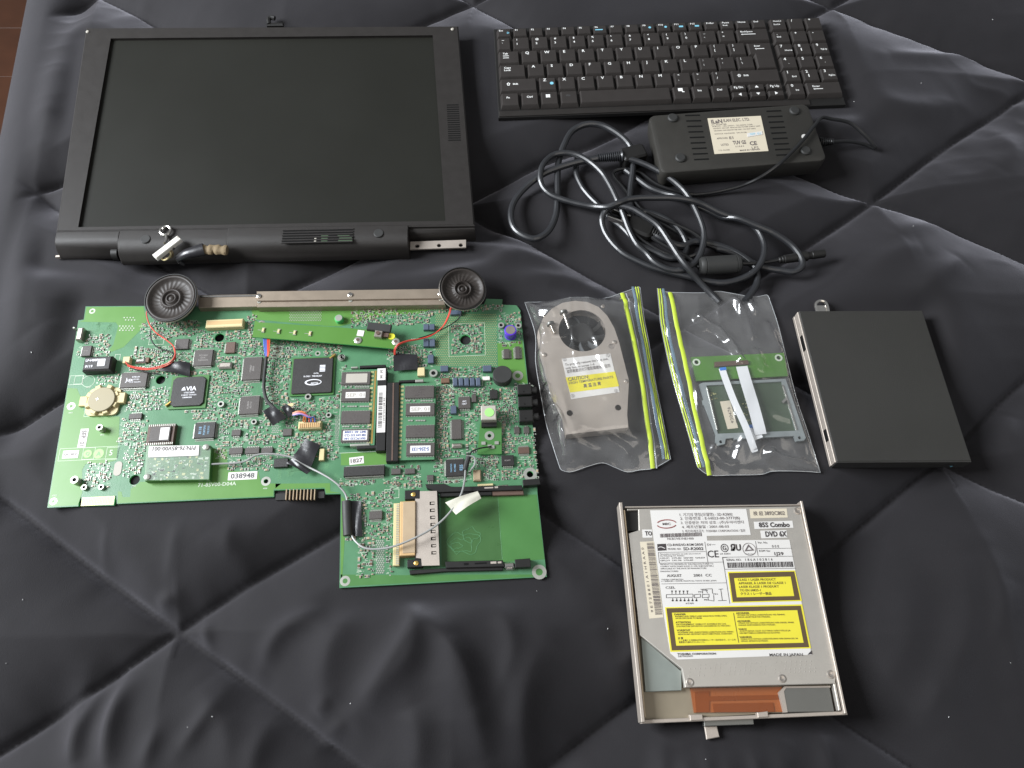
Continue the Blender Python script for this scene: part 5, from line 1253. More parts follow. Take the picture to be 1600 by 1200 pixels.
for i in range(7): mk('wire', MB().tube([fq('E', 1050, 170+i*4, .006), fq('E', 1110+i*4, 150+i*5, .008), fq('E', 1180+i*6, 170+i*7, .0085), fq('E', 1165+i*18, 215, .0075), fq('E', 1160+i*20, 262, .0052)], .0005, 6, 5), (wire_orange, wire_orange, wire_red, wire_orange, wire_blue, wire_blue, wire_black)[(i*3) % 7], S_)

# antenna cable with tape wraps
f = Fr(zp('E', 215, 700), zp('E', 1040, 640), 0, zb)
A_ = thing('antenna_cable', f, 'thin grey cable wrapped in black tape looping over the card cage', 'cable')
cab = [fq('E', 205, 702, .0045), fq('E', 330, 695, .004), fq('E', 460, 690, .004), fq('E', 560, 668, .004), fq('E', 660, 610, .0045), fq('E', 780, 592, .005), fq('E', 920, 605, .005), fq('E', 1040, 632, .005), fq('E', 1130, 690, .005), fq('E', 1225, 738, .0045), fq('E', 1340, 795, .006), fq('E', 1450, 860, .007), fq('E', 1540, 930, .007), fq('F', 40, 555, .006), fq('F', 92, 620, .005), fq('F', 108, 690, .004), fq('F', 118, 790, .003), fq('F', 135, 900, .003), fq('F', 160, 960, .004), fq('F', 230, 1015, .006), fq('F', 330, 1025, .008), fq('F', 450, 1005, .0105), fq('F', 600, 945, .0120), fq('F', 720, 880, .0115), fq('F', 820, 800, .0115), fq('F', 895, 710, .012), fq('F', 945, 620, .012), fq('F', 968, 530, .010), fq('F', 975, 450, .007)]
mk('cable', MB().tube(cab, .00072, 8, 7), wire_grey, A_)
mk('wire_end', MB().tube([fq('F', 975, 450, .007), fq('F', 985, 380, .007), fq('F', 1000, 345, .008), fq('F', 1040, 350, .008), fq('F', 1045, 400, .007), fq('F', 1010, 450, .006)], .0007, 6, 6), wire_grey, A_)
mk('wire_end', MB().tube([fq('F', 1005, 345, .007), fq('F', 1020, 310, .0075), fq('F', 1080, 285, .0075), fq('F', 1160, 272, .0045)], .0006, 6, 6), wire_black, A_)
mk('heat_shrink', MB().tube([fq('F', 972, 445, .007), fq('F', 985, 395, .0072), fq('F', 1000, 345, .0078)], .0019, 10, 4), rubber, A_)
tape('E', [(985, 690), (1045, 640), (1240, 770), (1195, 805)], .0046, .0018, 'tape', A_, f); tape('E', [(1040, 645), (1180, 440), (1335, 500), (1235, 740)], .0040, .0008, 'tape', A_, f)
mk('tape_roll', MB().tube([fq('G', 140, 236, .0034), fq('G', 142, 300, .0034), fq('G', 146, 400, .0034), fq('G', 150, 474, .0034)], .0034, 14, 4, flat=.8), rubber, A_); tape('G', [(165, 234), (242, 232), (248, 480), (175, 478)], .0020, .0004, 'tape', A_, f)
o = tape('G', [(825, 245), (900, 330), (1075, 215), (1050, 165)], .0125, .0016, 'white_tape', A_, f, tape_white)

# ================================================================ loudspeakers
def speaker(cpx, cpy, z, rad, tiltx, tilty, wires, label, tp):
    f = Fr((cpx, cpy), (cpx+60, cpy), z, zb)
    s = thing('loudspeaker', f, label, 'loudspeaker', 'round loudspeakers wired to the board')
    c = f(cpx, cpy, z); Mx = Matrix.Rotation(tiltx, 3, 'X') @ Matrix.Rotation(tilty, 3, 'Y')
    mk('frame', MB().lathe(c, [(rad*.55, -.0075), (rad*.55, -.0055), (rad*.80, -.0045), (rad*.97, -.0008), (rad, .0004), (rad, .0014), (rad*.99, .0017), (rad*.96, .0017), (rad*.94, .0008), (rad*.93, -.0040)], 48, Mx), dark_plastic, s)
    mk('rim', MB().lathe(c, [(rad*1.005, -.0008), (rad*1.012, -.0002), (rad*1.012, .0003), (rad*1.0, .0006)], 48, Mx, False), steel, s)
    cone = MB(); prof = [(.95, .0009), (.92, .0014), (.88, .0015), (.84, .0010), (.78, -.0006), (.68, -.0012), (.58, -.0014), (.48, -.0014), (.42, -.0010), (.38, .0004), (.34, .0008), (.31, .0002), (.27, -.0010), (.22, -.0006), (.19, .0008), (.15, .0008), (.12, -.0004), (.06, .0006), (.01, .0008)]
    n = 96; rings = []
    for k, (r_, zz) in enumerate(prof):
        ring = []
        for i in range(n):
            a = 2*math.pi*i/n; rip = .00028*math.sin(a*24+r_*14) if .40 < r_ < .78 else 0
            ring.append(tuple(c+Mx @ Vector((rad*r_*math.cos(a), rad*r_*math.sin(a), zz+rip))))
        rings.append(ring)
    cone.loft(rings, False, True); mk('cone', cone, tape_cone, s, ang=70)
    mk('support', MB().lathe((c.x, c.y, 0), [(rad*.3, 0), (rad*.3, max(.001, z-.006-zb))], 20), dark_plastic, s)
    for nm, mt, pts in wires: mk(nm, MB().tube([tuple(f(*zp(*p[:3]), p[3])) for p in pts], .0005, 6, 6), mt, s)
    for t_ in tp: tape(t_[0], t_[1], t_[2], t_[3], 'tape', s, f)
    return s
tape_cone = mat('speaker_cone', '322d2a', .5, spec=.32)
speaker(267.5, 466, .0150, .0208, R(5), R(-3), [
    ('red_wire', wire_red, [('A', 1075, 130, .010), ('A', 1060, 200, .008), ('A', 1085, 300, .006), ('A', 1150, 390, .0055), ('A', 1260, 470, .005), ('A', 1340, 540, .005), ('A', 1358, 620, .005), ('A', 1320, 690, .005), ('A', 1240, 735, .004), ('A', 1100, 770, .004), ('A', 960, 760, .004), ('A', 870, 735, .0045), ('A', 840, 700, .005)]),
    ('red_wire', wire_red, [('A', 1345, 560, .0045), ('A', 1362, 640, .0045), ('A', 1330, 700, .004), ('A', 1250, 750, .004), ('A', 1100, 782, .004), ('A', 960, 775, .004), ('A', 860, 745, .0045)]),
    ('black_wire', wire_black, [('A', 1110, 200, .010), ('A', 1150, 260, .007), ('A', 1115, 330, .005), ('A', 1100, 420, .004), ('A', 1130, 510, .0035), ('A', 1210, 570, .003), ('A', 1320, 600, .003), ('A', 1365, 690, .003)]),
    ('black_wire', wire_black, [('A', 870, 750, .004), ('A', 960, 785, .0038), ('A', 1090, 815, .0035), ('A', 1210, 835, .003)])],
    'round black loudspeaker at the plain end of the metal bar', [('A', [(1195, 790), (1330, 700), (1515, 708), (1510, 855)], .0030, .0012)])
speaker(723, 451.5, .0165, .0185, R(6), R(9), [
    ('red_wire', wire_red, [('C', 885, 80, .010), ('C', 860, 160, .007), ('C', 820, 240, .0055), ('C', 740, 310, .005), ('C', 640, 345, .006), ('C', 540, 360, .0085), ('C', 470, 385, .0100), ('C', 435, 420, .0085), ('C', 430, 470, .004)]),
    ('red_wire', wire_red, [('C', 875, 90, .010), ('C', 850, 170, .0065), ('C', 805, 255, .005), ('C', 720, 322, .005), ('C', 620, 352, .006), ('C', 530, 368, .0085), ('C', 465, 395, .0095), ('C', 440, 430, .0080), ('C', 437, 470, .004)]),
    ('black_wire', wire_black, [('C', 960, 120, .009), ('C', 940, 180, .006), ('C', 880, 230, .005), ('C', 780, 285, .0045), ('C', 700, 318, .005), ('C', 620, 342, .0055)])],
    'round black loudspeaker at the end of the metal bar beside the purple capacitor', [('C', [(427, 460), (612, 468), (615, 585), (425, 598)], .0032, .0010)])
# ================================================================ heatsink, touchpad and their bags
Z1 = lambda x, y: (810+x/3.636, 430+y/3.636)
fr = Fr(Z1(275, 940), Z1(620, 895), 0)
T = thing('heatsink_fan', fr, 'grey metal heatsink and fan unit with yellow caution label', 'heatsink')
zh = .0115
L = lambda x, y, z=zh: fr(*Z1(x, y), z)
ol = [(270, 905), (625, 865), (618, 790), (628, 600), (600, 490), (572, 380), (545, 300), (505, 230), (455, 180), (390, 152), (320, 145), (250, 157), (190, 190), (140, 245), (112, 310), (106, 350), (120, 420), (142, 490), (182, 650), (250, 790)]
op = [tuple(L(*p))[:2] for p in ol]
fc = L(362, 314); fr_ = .0183
hs = [circ(fc.x, fc.y, fr_, 40)]+[circ(*tuple(L(x, y))[:2], .0024, 14) for x, y in ((292, 783), (567, 752), (530, 405))]
mk('top_plate', MB().plate(op, hs, zh-.0012, zh), satin_metal, T)
o2 = ccw(op); m = MB(); m.loft([[(*q, .0002) for q in inset(o2, .0006)], [(*q, zh-.0011) for q in inset(o2, .0002)]], True, False)
mk('body', m, satin_metal, T)
mk('fan_well', MB().lathe((fc.x, fc.y, .0004), [(fr_*1.04, 0), (fr_*1.04, .0012)], 36), void_black, T)
mk('plate_holes', MB().lathe((fc.x, fc.y-.040, .001), [(.020, 0), (.020, .0020)], 20), void_black, T)
fan_grey = mat('fan_grey', '6a6d6f', .4); fan = mk('fan_hub', MB().lathe((fc.x, fc.y, .0016), [(.0090, 0), (.0090, .0062), (.0080, .0072)], 30), dark_plastic, T)
for k in range(9):
    a = k*2*math.pi/9+.2; g = []
    for i in range(6):
        r_ = .0085+(fr_*.96-.0085)*i/5; b_ = a+.28*i/5
        g.append([(fc.x+r_*math.cos(b_-.10), fc.y+r_*math.sin(b_-.10), .0030), (fc.x+r_*math.cos(b_), fc.y+r_*math.sin(b_), .0085)])
    m = MB().sheet(g); m.sheet([[(x+.0005, y, z) for x, y, z in r] for r in g]); mk('fan_blade', m, fan_grey, fan)
for x, y in ((480, 178), (545, 380), (612, 602), (148, 452)):
    p = L(x, y); mk('rivet', MB().lathe((p.x, p.y, zh-.0002), [(.0016, 0), (.0016, .0008), (.0008, .0012)], 12), steel, T)
lq = [tuple(L(*p))[:2] for p in ((300, 705), (575, 665), (522, 445), (246, 475))]
lab = mk('caution_label', MB().prism(lq, zh, zh+.00025), white_paper, T)
yq = [tuple(L(*p))[:2] for p in ((293, 668), (572, 632), (548, 548), (268, 582))]
mk('yellow_band', MB().prism(yq, zh+.00025, zh+.00035), yellow_paper, lab)
la = math.atan2(lq[1][1]-lq[0][1], lq[1][0]-lq[0][0]); pr = MB()
def lt(s, x, y, hpx, wpx, bold=0, z=zh+.00045):
    p = L(x, y); kx, ky = fr.sc(*Z1(x, y), zh); pr.text(s, p.x, p.y, z, hpx/3.636*ky, wpx/3.636*kx, a=la, bold=bold)
lt('To properly remove the heat sink,', 265, 510, 13, 250); lt('only loosen screw 1-4', 268, 530, 12, 165); lt('欲移動散熱片只需鬆開螺絲一至四', 275, 550, 15, 250)
lt('CAUTION:', 282, 594, 20, 120, .015); lt('HIGH TEMPERATURE PARTS', 288, 615, 13, 255, .01); lt('高 溫 注 意', 370, 631, 16, 100, .02)
for s, x, y in (('①', 498, 458), ('②', 252, 482), ('③', 298, 688), ('④', 545, 660)): lt(s, x, y, 16, 20)
mk('print', pr, soft_ink, lab)
def zh2(x, y): return x, y
# loose screws in the bag corner
def screw(px, py, a, label, L_=.012, z=zh+.0014):
    f = Fr((px, py), (px+20, py), .0012, z-.0014)
    s = thing('screw', f, label, 'screw', 'loose screws in the heatsink bag')
    c, sn = math.cos(a), math.sin(a)
    m = MB(); A0 = Vector((0, 0, .0014)); t = Vector((c, sn, 0))
    Mx = t.to_track_quat('Z', 'Y').to_matrix()
    prof = [(.0011, 0)]
    n = 8
    for k in range(n): prof += [(.0011, L_*(k+.2)/n), (.0019, L_*(k+.5)/n), (.0011, L_*(k+.8)/n)]
    prof += [(.0010, L_)]
    mk('shank', m.lathe(A0, prof, 12, Mx), bright_steel, s)
    mk('head', MB().lathe(A0+t*L_, [(.0014, 0), (.0033, .0003), (.0033, .0018), (.0022, .0026)], 16, Mx), grey_metal, s)
screw(*Z1(288, 305), R(105), 'long silver screw lying across the fan opening', .0140)
screw(*Z1(205, 330), R(110), 'silver screw lying beside the fan opening rim', .0075); 
screw(*Z1(160, 255), R(120), 'silver screw in the empty bag corner', .0060, .0040)

# touchpad
Z2 = lambda x, y: (1010+x/3.638, 430+y/3.638)
fr = Fr(Z2(400, 965), Z2(900, 940), 0)
T = thing('touchpad_unit', fr, 'green touchpad board in a grey bracket with white ribbon cables', 'touchpad')
L = lambda x, y, z=.003: fr(*Z2(x, y), z)
br_o = [(320, 612), (790, 590), (905, 925), (895, 940), (850, 945), (838, 915), (540, 930), (500, 935), (495, 925), (450, 930), (445, 960), (410, 968), (392, 945), (395, 905), (330, 740), (322, 735), (318, 712), (327, 710), (300, 620)]
br_i = [(340, 628), (768, 605), (848, 885), (405, 902)]
mk('bracket', MB().plate([tuple(L(*p))[:2] for p in br_o], [[tuple(L(*p))[:2] for p in br_i], circ(*tuple(L(870, 925))[:2], .0012, 12), circ(*tuple(L(422, 948))[:2], .0012, 12)], .0012, .0034), bracket_grey, T)
mk('pad_board', MB().prism([tuple(L(*p, .0020))[:2] for p in br_i], .0004, .0022), touch_green, T)
bb = [(285, 600), (805, 572), (782, 440), (252, 465)]
h2 = [circ(*tuple(L(x, y, .003))[:2], .0016, 14) for x, y in ((285, 494), (752, 469))]
mk('button_board', MB().plate([tuple(L(*p))[:2] for p in bb], h2, .0010, .0028), pcb_strip, T)
for x, y in ((285, 494), (752, 469)):
    p = L(x, y); mk('mounting_ring', MB().plate(circ(p.x, p.y, .0030, 18), [circ(p.x, p.y, .0017, 18)], .0028, .0030), silk, T)
cn = [tuple(L(*p, .0045))[:2] for p in ((388, 520), (582, 505), (578, 482), (388, 492))]; mk('ribbon_socket', MB().prism(cn, .0028, .0044), chip_brown, T)
def ribbon(pts, wpx, name='ribbon_cable'):
    g = []; q = spline([L(*p) for p in pts], 6)
    for i, p in enumerate(q):
        t = q[min(i+1, len(q)-1)]-q[max(i-1, 0)]; t.z = 0; t.normalize(); n = Vector((-t.y, t.x, 0)); w = wpx/3.638*.00045/2*1.05
        g.append([tuple(p-n*w), tuple(p), tuple(p+n*w)])
    m = MB().sheet(g); m.sheet([[(a, b, c-.0003) for a, b, c in r] for r in g]); return mk(name, m, ribbon_white, T)
ribbon([(430, 530, .0048), (450, 590, .006), (500, 720, .008), (555, 840, .009), (590, 930, .008), (610, 985, .0065), (612, 990, .0055), (600, 945, .0050), (598, 860, .0042)], 40)
ribbon([(542, 518, .0048), (565, 600, .006), (605, 730, .0075), (640, 860, .007), (650, 905, .006)], 68); ribbon([(655, 905, .0055), (615, 920, .0048), (585, 935, .0042)], 35)
for x, y, w_ in ((436, 532, 38), (598, 858, 26)):
    p = L(x, y, .0052); mk('ribbon_end', MB().box(p.x, p.y, .0050, w_/3.638*.00047, .0024, .0004, a=R(5)), ribbon_blue, T)
lq = [tuple(L(*p, .0024))[:2] for p in ((462, 875), (522, 868), (475, 712), (418, 718))]
s = mk('sticker', MB().prism(lq, .0022, .0024), cream_paper, T); c = L(478, 795, .0025)
ra = math.atan2(lq[3][1]-lq[0][1], lq[3][0]-lq[0][0])
mk('print', MB().text('920476', c.x, c.y, .0026, .0022, .013, a=ra, al='c').text('TM41PDG350', c.x+.0034, c.y+.0005, .0026, .0016, .014, a=ra, al='c'), soft_ink, s)
m = MB(); rr = random.Random(4)
for x, y in [(rr.uniform(365, 400), rr.uniform(665, 710)) for _ in range(9)]+[(rr.uniform(540, 590), rr.uniform(680, 850)) for _ in range(16)]:
    p = L(x, y, .0024); m.box(p.x, p.y, .0022, .0013, .0008, .0006)
mk('small_parts', m, [pad_tan], T, kind='stuff')
m = MB(); a, b2 = L(775, 625, .0036), L(855, 880, .0036); m.tube([tuple(a), tuple(b2)], .0008, 6, 1); a, b2 = L(345, 640, .0036), L(403, 880, .0036); m.tube([tuple(a), tuple(b2)], .0007, 6, 1); mk('bracket_flange', m, bright_steel, T)
m = MB().box(*tuple(L(785, 712, .004))[:2], .0030, .005, .0018, .0012, a=R(40)); mk('spring_tab', m, bright_steel, T)

# bags
def drape_fn(items):
    """height of the upper film: smooth tents over what lies inside (world polygons, heights)"""
    def fz(X, Y):
        h = np.full(X.shape, .0022)
        for poly, z, sl in items:
            q = polydist(X, Y, poly); h = np.maximum(h, z-np.maximum(0, q)*sl)
        return h
    return fz
def resample(pts, n):
    q = spline([Vector((*p, 0)) for p in pts], 8); d = [0]
    for a, b in zip(q, q[1:]): d.append(d[-1]+(b-a).length)
    out = []
    for i in range(n):
        t = d[-1]*i/(n-1); k = max(0, min(len(q)-2, int(np.searchsorted(d, t))-1)); u = (t-d[k])/max(1e-9, d[k+1]-d[k])
        v = q[k].lerp(q[k+1], u); out.append((v.x, v.y))
    return np.array(out)
def bag(name_label, group, top, right, bottom, left, items, zips, creases, seed, nu=90, nv=110, hz=None):
    W_ = lambda pts: [tuple(P(*p, .002))[:2] for p in pts]
    t = resample(W_(top), nu); b = resample(W_(bottom), nu); l = resample(W_(left), nv); r = resample(W_(right), nv)
    u = np.linspace(0, 1, nu)[None, :, None]; v = np.linspace(0, 1, nv)[:, None, None]
    G = (1-v)*t[None]+v*b[None]+(1-u)*l[:, None]+u*r[:, None]-((1-u)*(1-v)*t[0]+u*(1-v)*t[-1]+(1-u)*v*b[0]+u*v*b[-1])
    X, Y = G[..., 0], G[..., 1]
    h = drape_fn(items)(X, Y)
    U_, V_ = np.broadcast_to(u[..., 0], X.shape), np.broadcast_to(v[..., 0], X.shape)
    edge = np.clip(np.minimum.reduce([U_, 1-U_, V_, 1-V_])/.05, 0, 1)
    # smooth the tent
    for _ in range(6):
        hp_ = np.pad(h, 1, mode='edge'); h = np.maximum(drape_fn(items)(X, Y)*(0)+h*0, (hp_[:-2, 1:-1]+hp_[2:, 1:-1]+hp_[1:-1, :-2]+hp_[1:-1, 2:]+hp_[1:-1, 1:-1])/5)
    base = drape_fn([(p, z, 9) for p, z, s in items])(X, Y); h = np.maximum(h, np.where(base > .0023, base, 0))
    wr = np.abs(vnoise(X/.018+vnoise(X/.03, Y/.03, seed)*1.6, Y/.045+seed, seed+1)); wr2 = np.abs(vnoise(X/.05, Y/.014+1.3*vnoise(X/.04, Y/.04, seed+5), seed+2))
    h = h+edge*(.0027*np.clip(.28-wr, 0, 1)/.28*.8+.0012*np.clip(.2-wr2, 0, 1)/.2*.7+.0005*(vnoise(X/.01, Y/.012, seed+9)+.5))
    for pts, amp, wd_ in creases:
        pw = [tuple(P(*p, .004))[:2] for p in pts]; q = np.full(X.shape, 9.)
        for a, c_ in zip(pw, pw[1:]): q = np.minimum(q, segdist(X, Y, a, c_)[0])
        h = h+amp*np.clip(1-q/wd_, 0, 1)
    h = h*edge**.5+.0016*(1-edge**.5)
    o0 = P(*top[0], 0)
    c0 = (float(X.mean()), float(Y.mean()))
    O = bpy.data.objects.new('zip_bag', None); COL.objects.link(O); O.location = (*c0, 0); O.empty_display_size = .02; tag(O, name_label, 'plastic bag', group)
    g_ = lambda Z_: [[(float(X[i, j])-c0[0], float(Y[i, j])-c0[1], float(Z_[i, j])) for j in range(nu)] for i in range(nv)]
    mk('front_film', MB().sheet(g_(h)), bag_film, O, ang=80)
    low = np.where(edge > 0, .00025+.0006*(1-edge), .0012)
    mk('back_film', MB().sheet(g_(low)), bag_back, O, ang=80)
    rim = [(X[0, j], Y[0, j], h[0, j]) for j in range(nu)]+[(X[i, -1], Y[i, -1], h[i, -1]) for i in range(1, nv)]+[(X[-1, j], Y[-1, j], h[-1, j]) for j in range(nu-2, -1, -1)]+[(X[i, 0], Y[i, 0], h[i, 0]) for i in range(nv-2, 0, -1)]
    mk('seam_edge', MB().tube([(float(a)-c0[0], float(b_)-c0[1], float(c_)) for a, b_, c_ in rim[::2]], .00030, 5, 1, closed=True), bag_rim, O)
    def zat(x, y):
        k = np.argmin((X-x)**2+(Y-y)**2); return float(h.flat[k])
    for nm, pts, rr_, mt in zips:
        w = [P(*p, .003) for p in pts]; q = spline(w, 10)
        mk(nm, MB().tube([(p.x-c0[0], p.y-c0[1], zat(p.x, p.y)+.0004) for p in q], rr_, 6, 1, flat=.35), mt, O)
    return O
bag_rim = film('bag_rim', .45, (.85, .88, .9), .1)
zip_clear = film('zip_clear_blue', .40, (.35, .50, .62), .2)
wpoly = lambda f, pts, z, Zf: [tuple(P(*Zf(*p), z))[:2] for p in pts]
offs = lambda pts, dx, dy=0: [(x+dx, y+dy) for x, y in pts]
zl1 = [Z1(*p) for p in ((590, 100), (610, 200), (630, 300), (680, 550), (720, 800), (765, 1095))]
re1 = [(1000, 447), (1003, 470), (1007, 499), (1015, 540), (1024, 595), (1036, 655), (1048, 717)]
bag('clear zip bag with lime strip holding the grey heatsink fan', 'clear zip bags',
    [(820, 472), (851, 471), (900, 464), (942, 466), (972, 457), (1000, 447)], re1,
    [(876, 734), (892, 737), (920, 728), (942, 723), (961, 730), (980, 737), (1000, 734), (1022, 731), (1048, 717)],
    [(820, 472), (836, 521), (837, 567), (846, 622), (854, 664), (868, 710), (876, 734)],
    [(wpoly(None, ol, zh, Z1), zh+.0032, .55)],
    [('zip_strip', zl1, .0017, zip_green), ('edge_line', offs(re1, -3), .0005, zip_green), ('edge_line', offs(re1, -6.5), .0005, zip_green), ('edge_band', offs(re1, -11), .0011, zip_clear), ('edge_band', offs(zl1, 6), .0005, bag_rim)],
    [([Z1(150, 690), Z1(190, 780), Z1(230, 880), Z1(265, 1040)], .010, .006), ([Z1(105, 470), Z1(140, 640), Z1(165, 800)], .007, .0045), ([Z1(60, 170), Z1(120, 230), Z1(190, 250)], .004, .006), ([Z1(165, 800), Z1(225, 830), Z1(240, 900)], .007, .004), ([Z1(215, 880), Z1(240, 1000)], .006, .004), ([Z1(500, 960), Z1(590, 1000), Z1(640, 1060)], .003, .006), ([Z1(130, 330), Z1(150, 400)], .004, .004), ([Z1(560, 180), Z1(640, 150)], .003, .005)], 41)
zl2 = [Z2(*p) for p in ((135, 95), (155, 210), (180, 330), (240, 620), (300, 900), (360, 1135))]
le2 = [(1027, 450), (1030, 480), (1033, 510), (1050, 589), (1073, 669), (1090, 730)]
bag('clear zip bag with lime strip holding the touchpad board', 'clear zip bags',
    [(1027, 450), (1044, 456), (1101, 457), (1125, 455), (1175, 463), (1200, 460)], [(1200, 460), (1215, 504), (1227, 551), (1244, 620), (1263, 677), (1282, 738)],
    [(1090, 730), (1109, 742), (1142, 742), (1189, 741), (1208, 736), (1252, 736), (1282, 738)], le2,
    [(wpoly(None, [(252, 465), (782, 440), (805, 572), (900, 930), (400, 965), (300, 620)], .003, Z2), .0062, .35), (wpoly(None, [(420, 530), (560, 520), (680, 900), (600, 980)], .008, Z2), .0105, .5)],
    [('zip_strip', zl2, .0017, zip_green), ('edge_line', offs(le2, 2), .0005, zip_green), ('edge_line', offs(le2, 5), .0005, zip_green), ('edge_band', offs(le2, 9.5), .0011, zip_clear)],
    [([Z2(290, 245), Z2(400, 310), Z2(470, 380), Z2(520, 500)], .006, .005), ([Z2(500, 130), Z2(560, 220), Z2(600, 350)], .0035, .005), ([Z2(690, 280), Z2(740, 400)], .003, .005), ([Z2(700, 1030), Z2(800, 1070), Z2(940, 1105)], .008, .007), ([Z2(620, 450), Z2(650, 540)], .003, .005), ([Z2(720, 800), Z2(800, 830)], .002, .004), ([Z2(590, 140), Z2(620, 200)], .003, .004), ([Z2(400, 1030), Z2(480, 1090)], .003, .006)], 77)

# ================================================================ black drive box
fr = Fr((1309, 740), (1508, 739), 0)
T = thing('black_drive_box', fr, 'flat black metal drive box with bare silver side', 'drive')
zx = .0122
c = [fr(*p, zx) for p in ((1308, 721), (1518, 720), (1441, 485), (1248.5, 486))]
pl = ccw([tuple(q)[:2] for q in c])
mk('case', MB().prism(inset(pl, .0008), .0002, zx-.0010), steel, T)
mk('cover', MB().prism(pl, zx-.0012, zx, .0004), black_paint, T)
a, b2 = Vector(pl[0]), Vector(pl[1])
def side(p0, p1, off, z0, z1, mt, name, t=.0008, s0=0., s1=1.):
    p0 = Vector(p0[:2]); p1 = Vector(p1[:2]); d = (p1-p0); n = Vector((d.y, -d.x)).normalized()
    A, B = p0+d*s0+n*off, p0+d*s1+n*off
    return mk(name, MB().prism([tuple(A), tuple(B), tuple(B+n*t), tuple(A+n*t)], z0, z1, .0002), mt, T)
c0, c1, c2, c3 = [tuple(q)[:2] for q in c]
side(c0, c1, -.0004, .0003, zx-.0004, black_paint, 'front_panel', .0012); side(c1, c2, -.0006, .0003, zx-.0006, black_paint, 'side_panel', .0008)
side(c3, c0, -.0004, .0045, zx-.0016, satin_metal, 'side_rail', .0012); side(c3, c0, -.0004, .0006, .0038, satin_metal, 'side_rail', .0016)
side(c3, c0, .0009, .0055, .0095, void_black, 'side_slot', .0006, .16, .26); side(c3, c0, .0009, .0055, .0095, void_black, 'side_slot', .0006, .79, .86)
side(c0, c1, .0008, .0048, .0062, dark_plastic, 'disk_slot', .0005, .70, .90); side(c0, c1, .0008, .0030, .0055, legend_blue, 'activity_light', .0005, .885, .900)
p = fr(1284, 481, .006); m = MB().tube([(p.x-.004, p.y-.004, .006), (p.x-.0045, p.y+.003, .006), (p.x-.001, p.y+.0062, .006), (p.x+.003, p.y+.0055, .006), (p.x+.0045, p.y+.002, .006), (p.x+.0045, p.y-.004, .006)], .0013, 8, 5); m.box(p.x, p.y-.0005, .0045, .007, .006, .001)
mk('latch_loop', m, bright_steel, T)

# ================================================================ optical drive
fr = Fr((1003, 1132), (1326, 1113), 0)
T = thing('optical_drive', fr, 'silver slim optical drive upside down with white and yellow labels', 'optical drive')
zo = .0120
ZL = lambda x, y: (950+x/6, 770+y/6); ZR = lambda x, y: (1110+x/6, 770+y/6); ZB_ = lambda x, y: (970+x/4.324, 940+y/4.324)
L = lambda p, z=zo: tuple(fr(*p, z))[:2]
base = [L(q, .004) for q in ((978, 798), (1256, 796), (1320, 1108), (1006, 1126))]
mk('base_pan', MB().prism(base, .0002, .0050), mat('pan_metal', '8c8270', .45, .3), T)
top = [ZL(180, 150), ZR(840, 125), ZR(850, 170), ZB_(1455, 480), ZB_(1450, 555), ZB_(435, 580), ZB_(415, 455), ZB_(130, 225), ZL(195, 380), ZL(290, 350), ZL(285, 160), ZL(180, 165)]
mk('top_cover', MB().prism([L(p) for p in top], .0050, zo, .0004), drive_steel, T)
mk('corner_notch', MB().prism([L(p, .009) for p in (ZL(150, 155), ZL(285, 155), ZL(300, 350), ZL(180, 365))], .0050, .0095, .0003), dark_plastic, T)
mk('corner_plate', MB().prism([L(p, .0080) for p in (ZB_(135, 235), ZB_(410, 470), ZB_(412, 600), ZB_(165, 610))], .0050, .0080, .0003), mat('plate_grey', '8e9590', .42, .5), T)
mk('ribbon_film', MB().prism([L(p, .0062) for p in (ZB_(470, 585), ZB_(1090, 575), ZB_(1110, 745), ZB_(495, 750))], .0050, .0062), copper_film, T)
for p in (((500, 610), (600, 605), (600, 745), (510, 748)), ((600, 640), (1060, 630), (1065, 660), (600, 672)), ((620, 690), (1030, 682), (1040, 745), (630, 748))):
    mk('film_layer', MB().prism([L(ZB_(*q), .0066) for q in p], .0062, .0066), copper_film_dark, T)
mk('connector_frame', MB().prism([L(ZB_(*q), .0088) for q in ((1068, 614), (1108, 572), (1415, 569), (1418, 580), (1118, 584), (1102, 605), (1128, 748), (1102, 750))], .0050, .0088), satin_metal, T)
mk('connector_block', MB().prism([L(ZB_(*q), .0085) for q in ((1070, 612), (1110, 578), (1412, 575), (1445, 745), (1110, 750))], .0050, .0085, .0005), grey_metal, T)
mk('dark_gap', MB().prism([L(ZB_(*q), .0056) for q in ((1415, 575), (1460, 570), (1500, 738), (1445, 745))], .0050, .0056), chip_brown, T)
# caddy rails
def bar(p0, p1, w_, z0, z1, mt, name, off=0.):
    a, b_ = Vector(L(p0, z1)), Vector(L(p1, z1)); d = (b_-a).normalized(); n = Vector((d.y, -d.x))
    return mk(name, MB().prism([tuple(a+n*off), tuple(b_+n*off), tuple(b_+n*(off+w_)), tuple(a+n*(off+w_))], z0, z1, .0003), mt, T)
bar(ZL(105, 90), ZB_(140, 815), .0022, .0002, .0140, satin_metal, 'caddy_rail', -.0022); bar(ZR(865, 75), ZB_(1530, 755), .0016, .0002, .0140, satin_metal, 'caddy_rail')
bar(ZR(845, 130), ZB_(1490, 735), .0016, .0050, .0116, drive_steel, 'rail_flange'); bar(ZL(160, 160), ZB_(170, 780), .0012, .0050, .0132, smd_tan, 'rail_flange')
bar(ZB_(140, 805), ZB_(1530, 745), .0022, .0002, .0085, satin_metal, 'caddy_front', -.0005); bar(ZL(160, 140), ZR(840, 118), .0010, .0004, .0124, satin_metal, 'rear_lip', -.0010)
mk('front_tab', MB().prism([L(ZB_(*q), .0070) for q in ((460, 765), (545, 762), (550, 800), (465, 805))], .0040, .0095, .0003), satin_metal, T); mk('front_tab', MB().prism([L(ZB_(*q), .0070) for q in ((915, 750), (985, 742), (990, 780), (920, 785))], .0040, .0095, .0003), satin_metal, T)
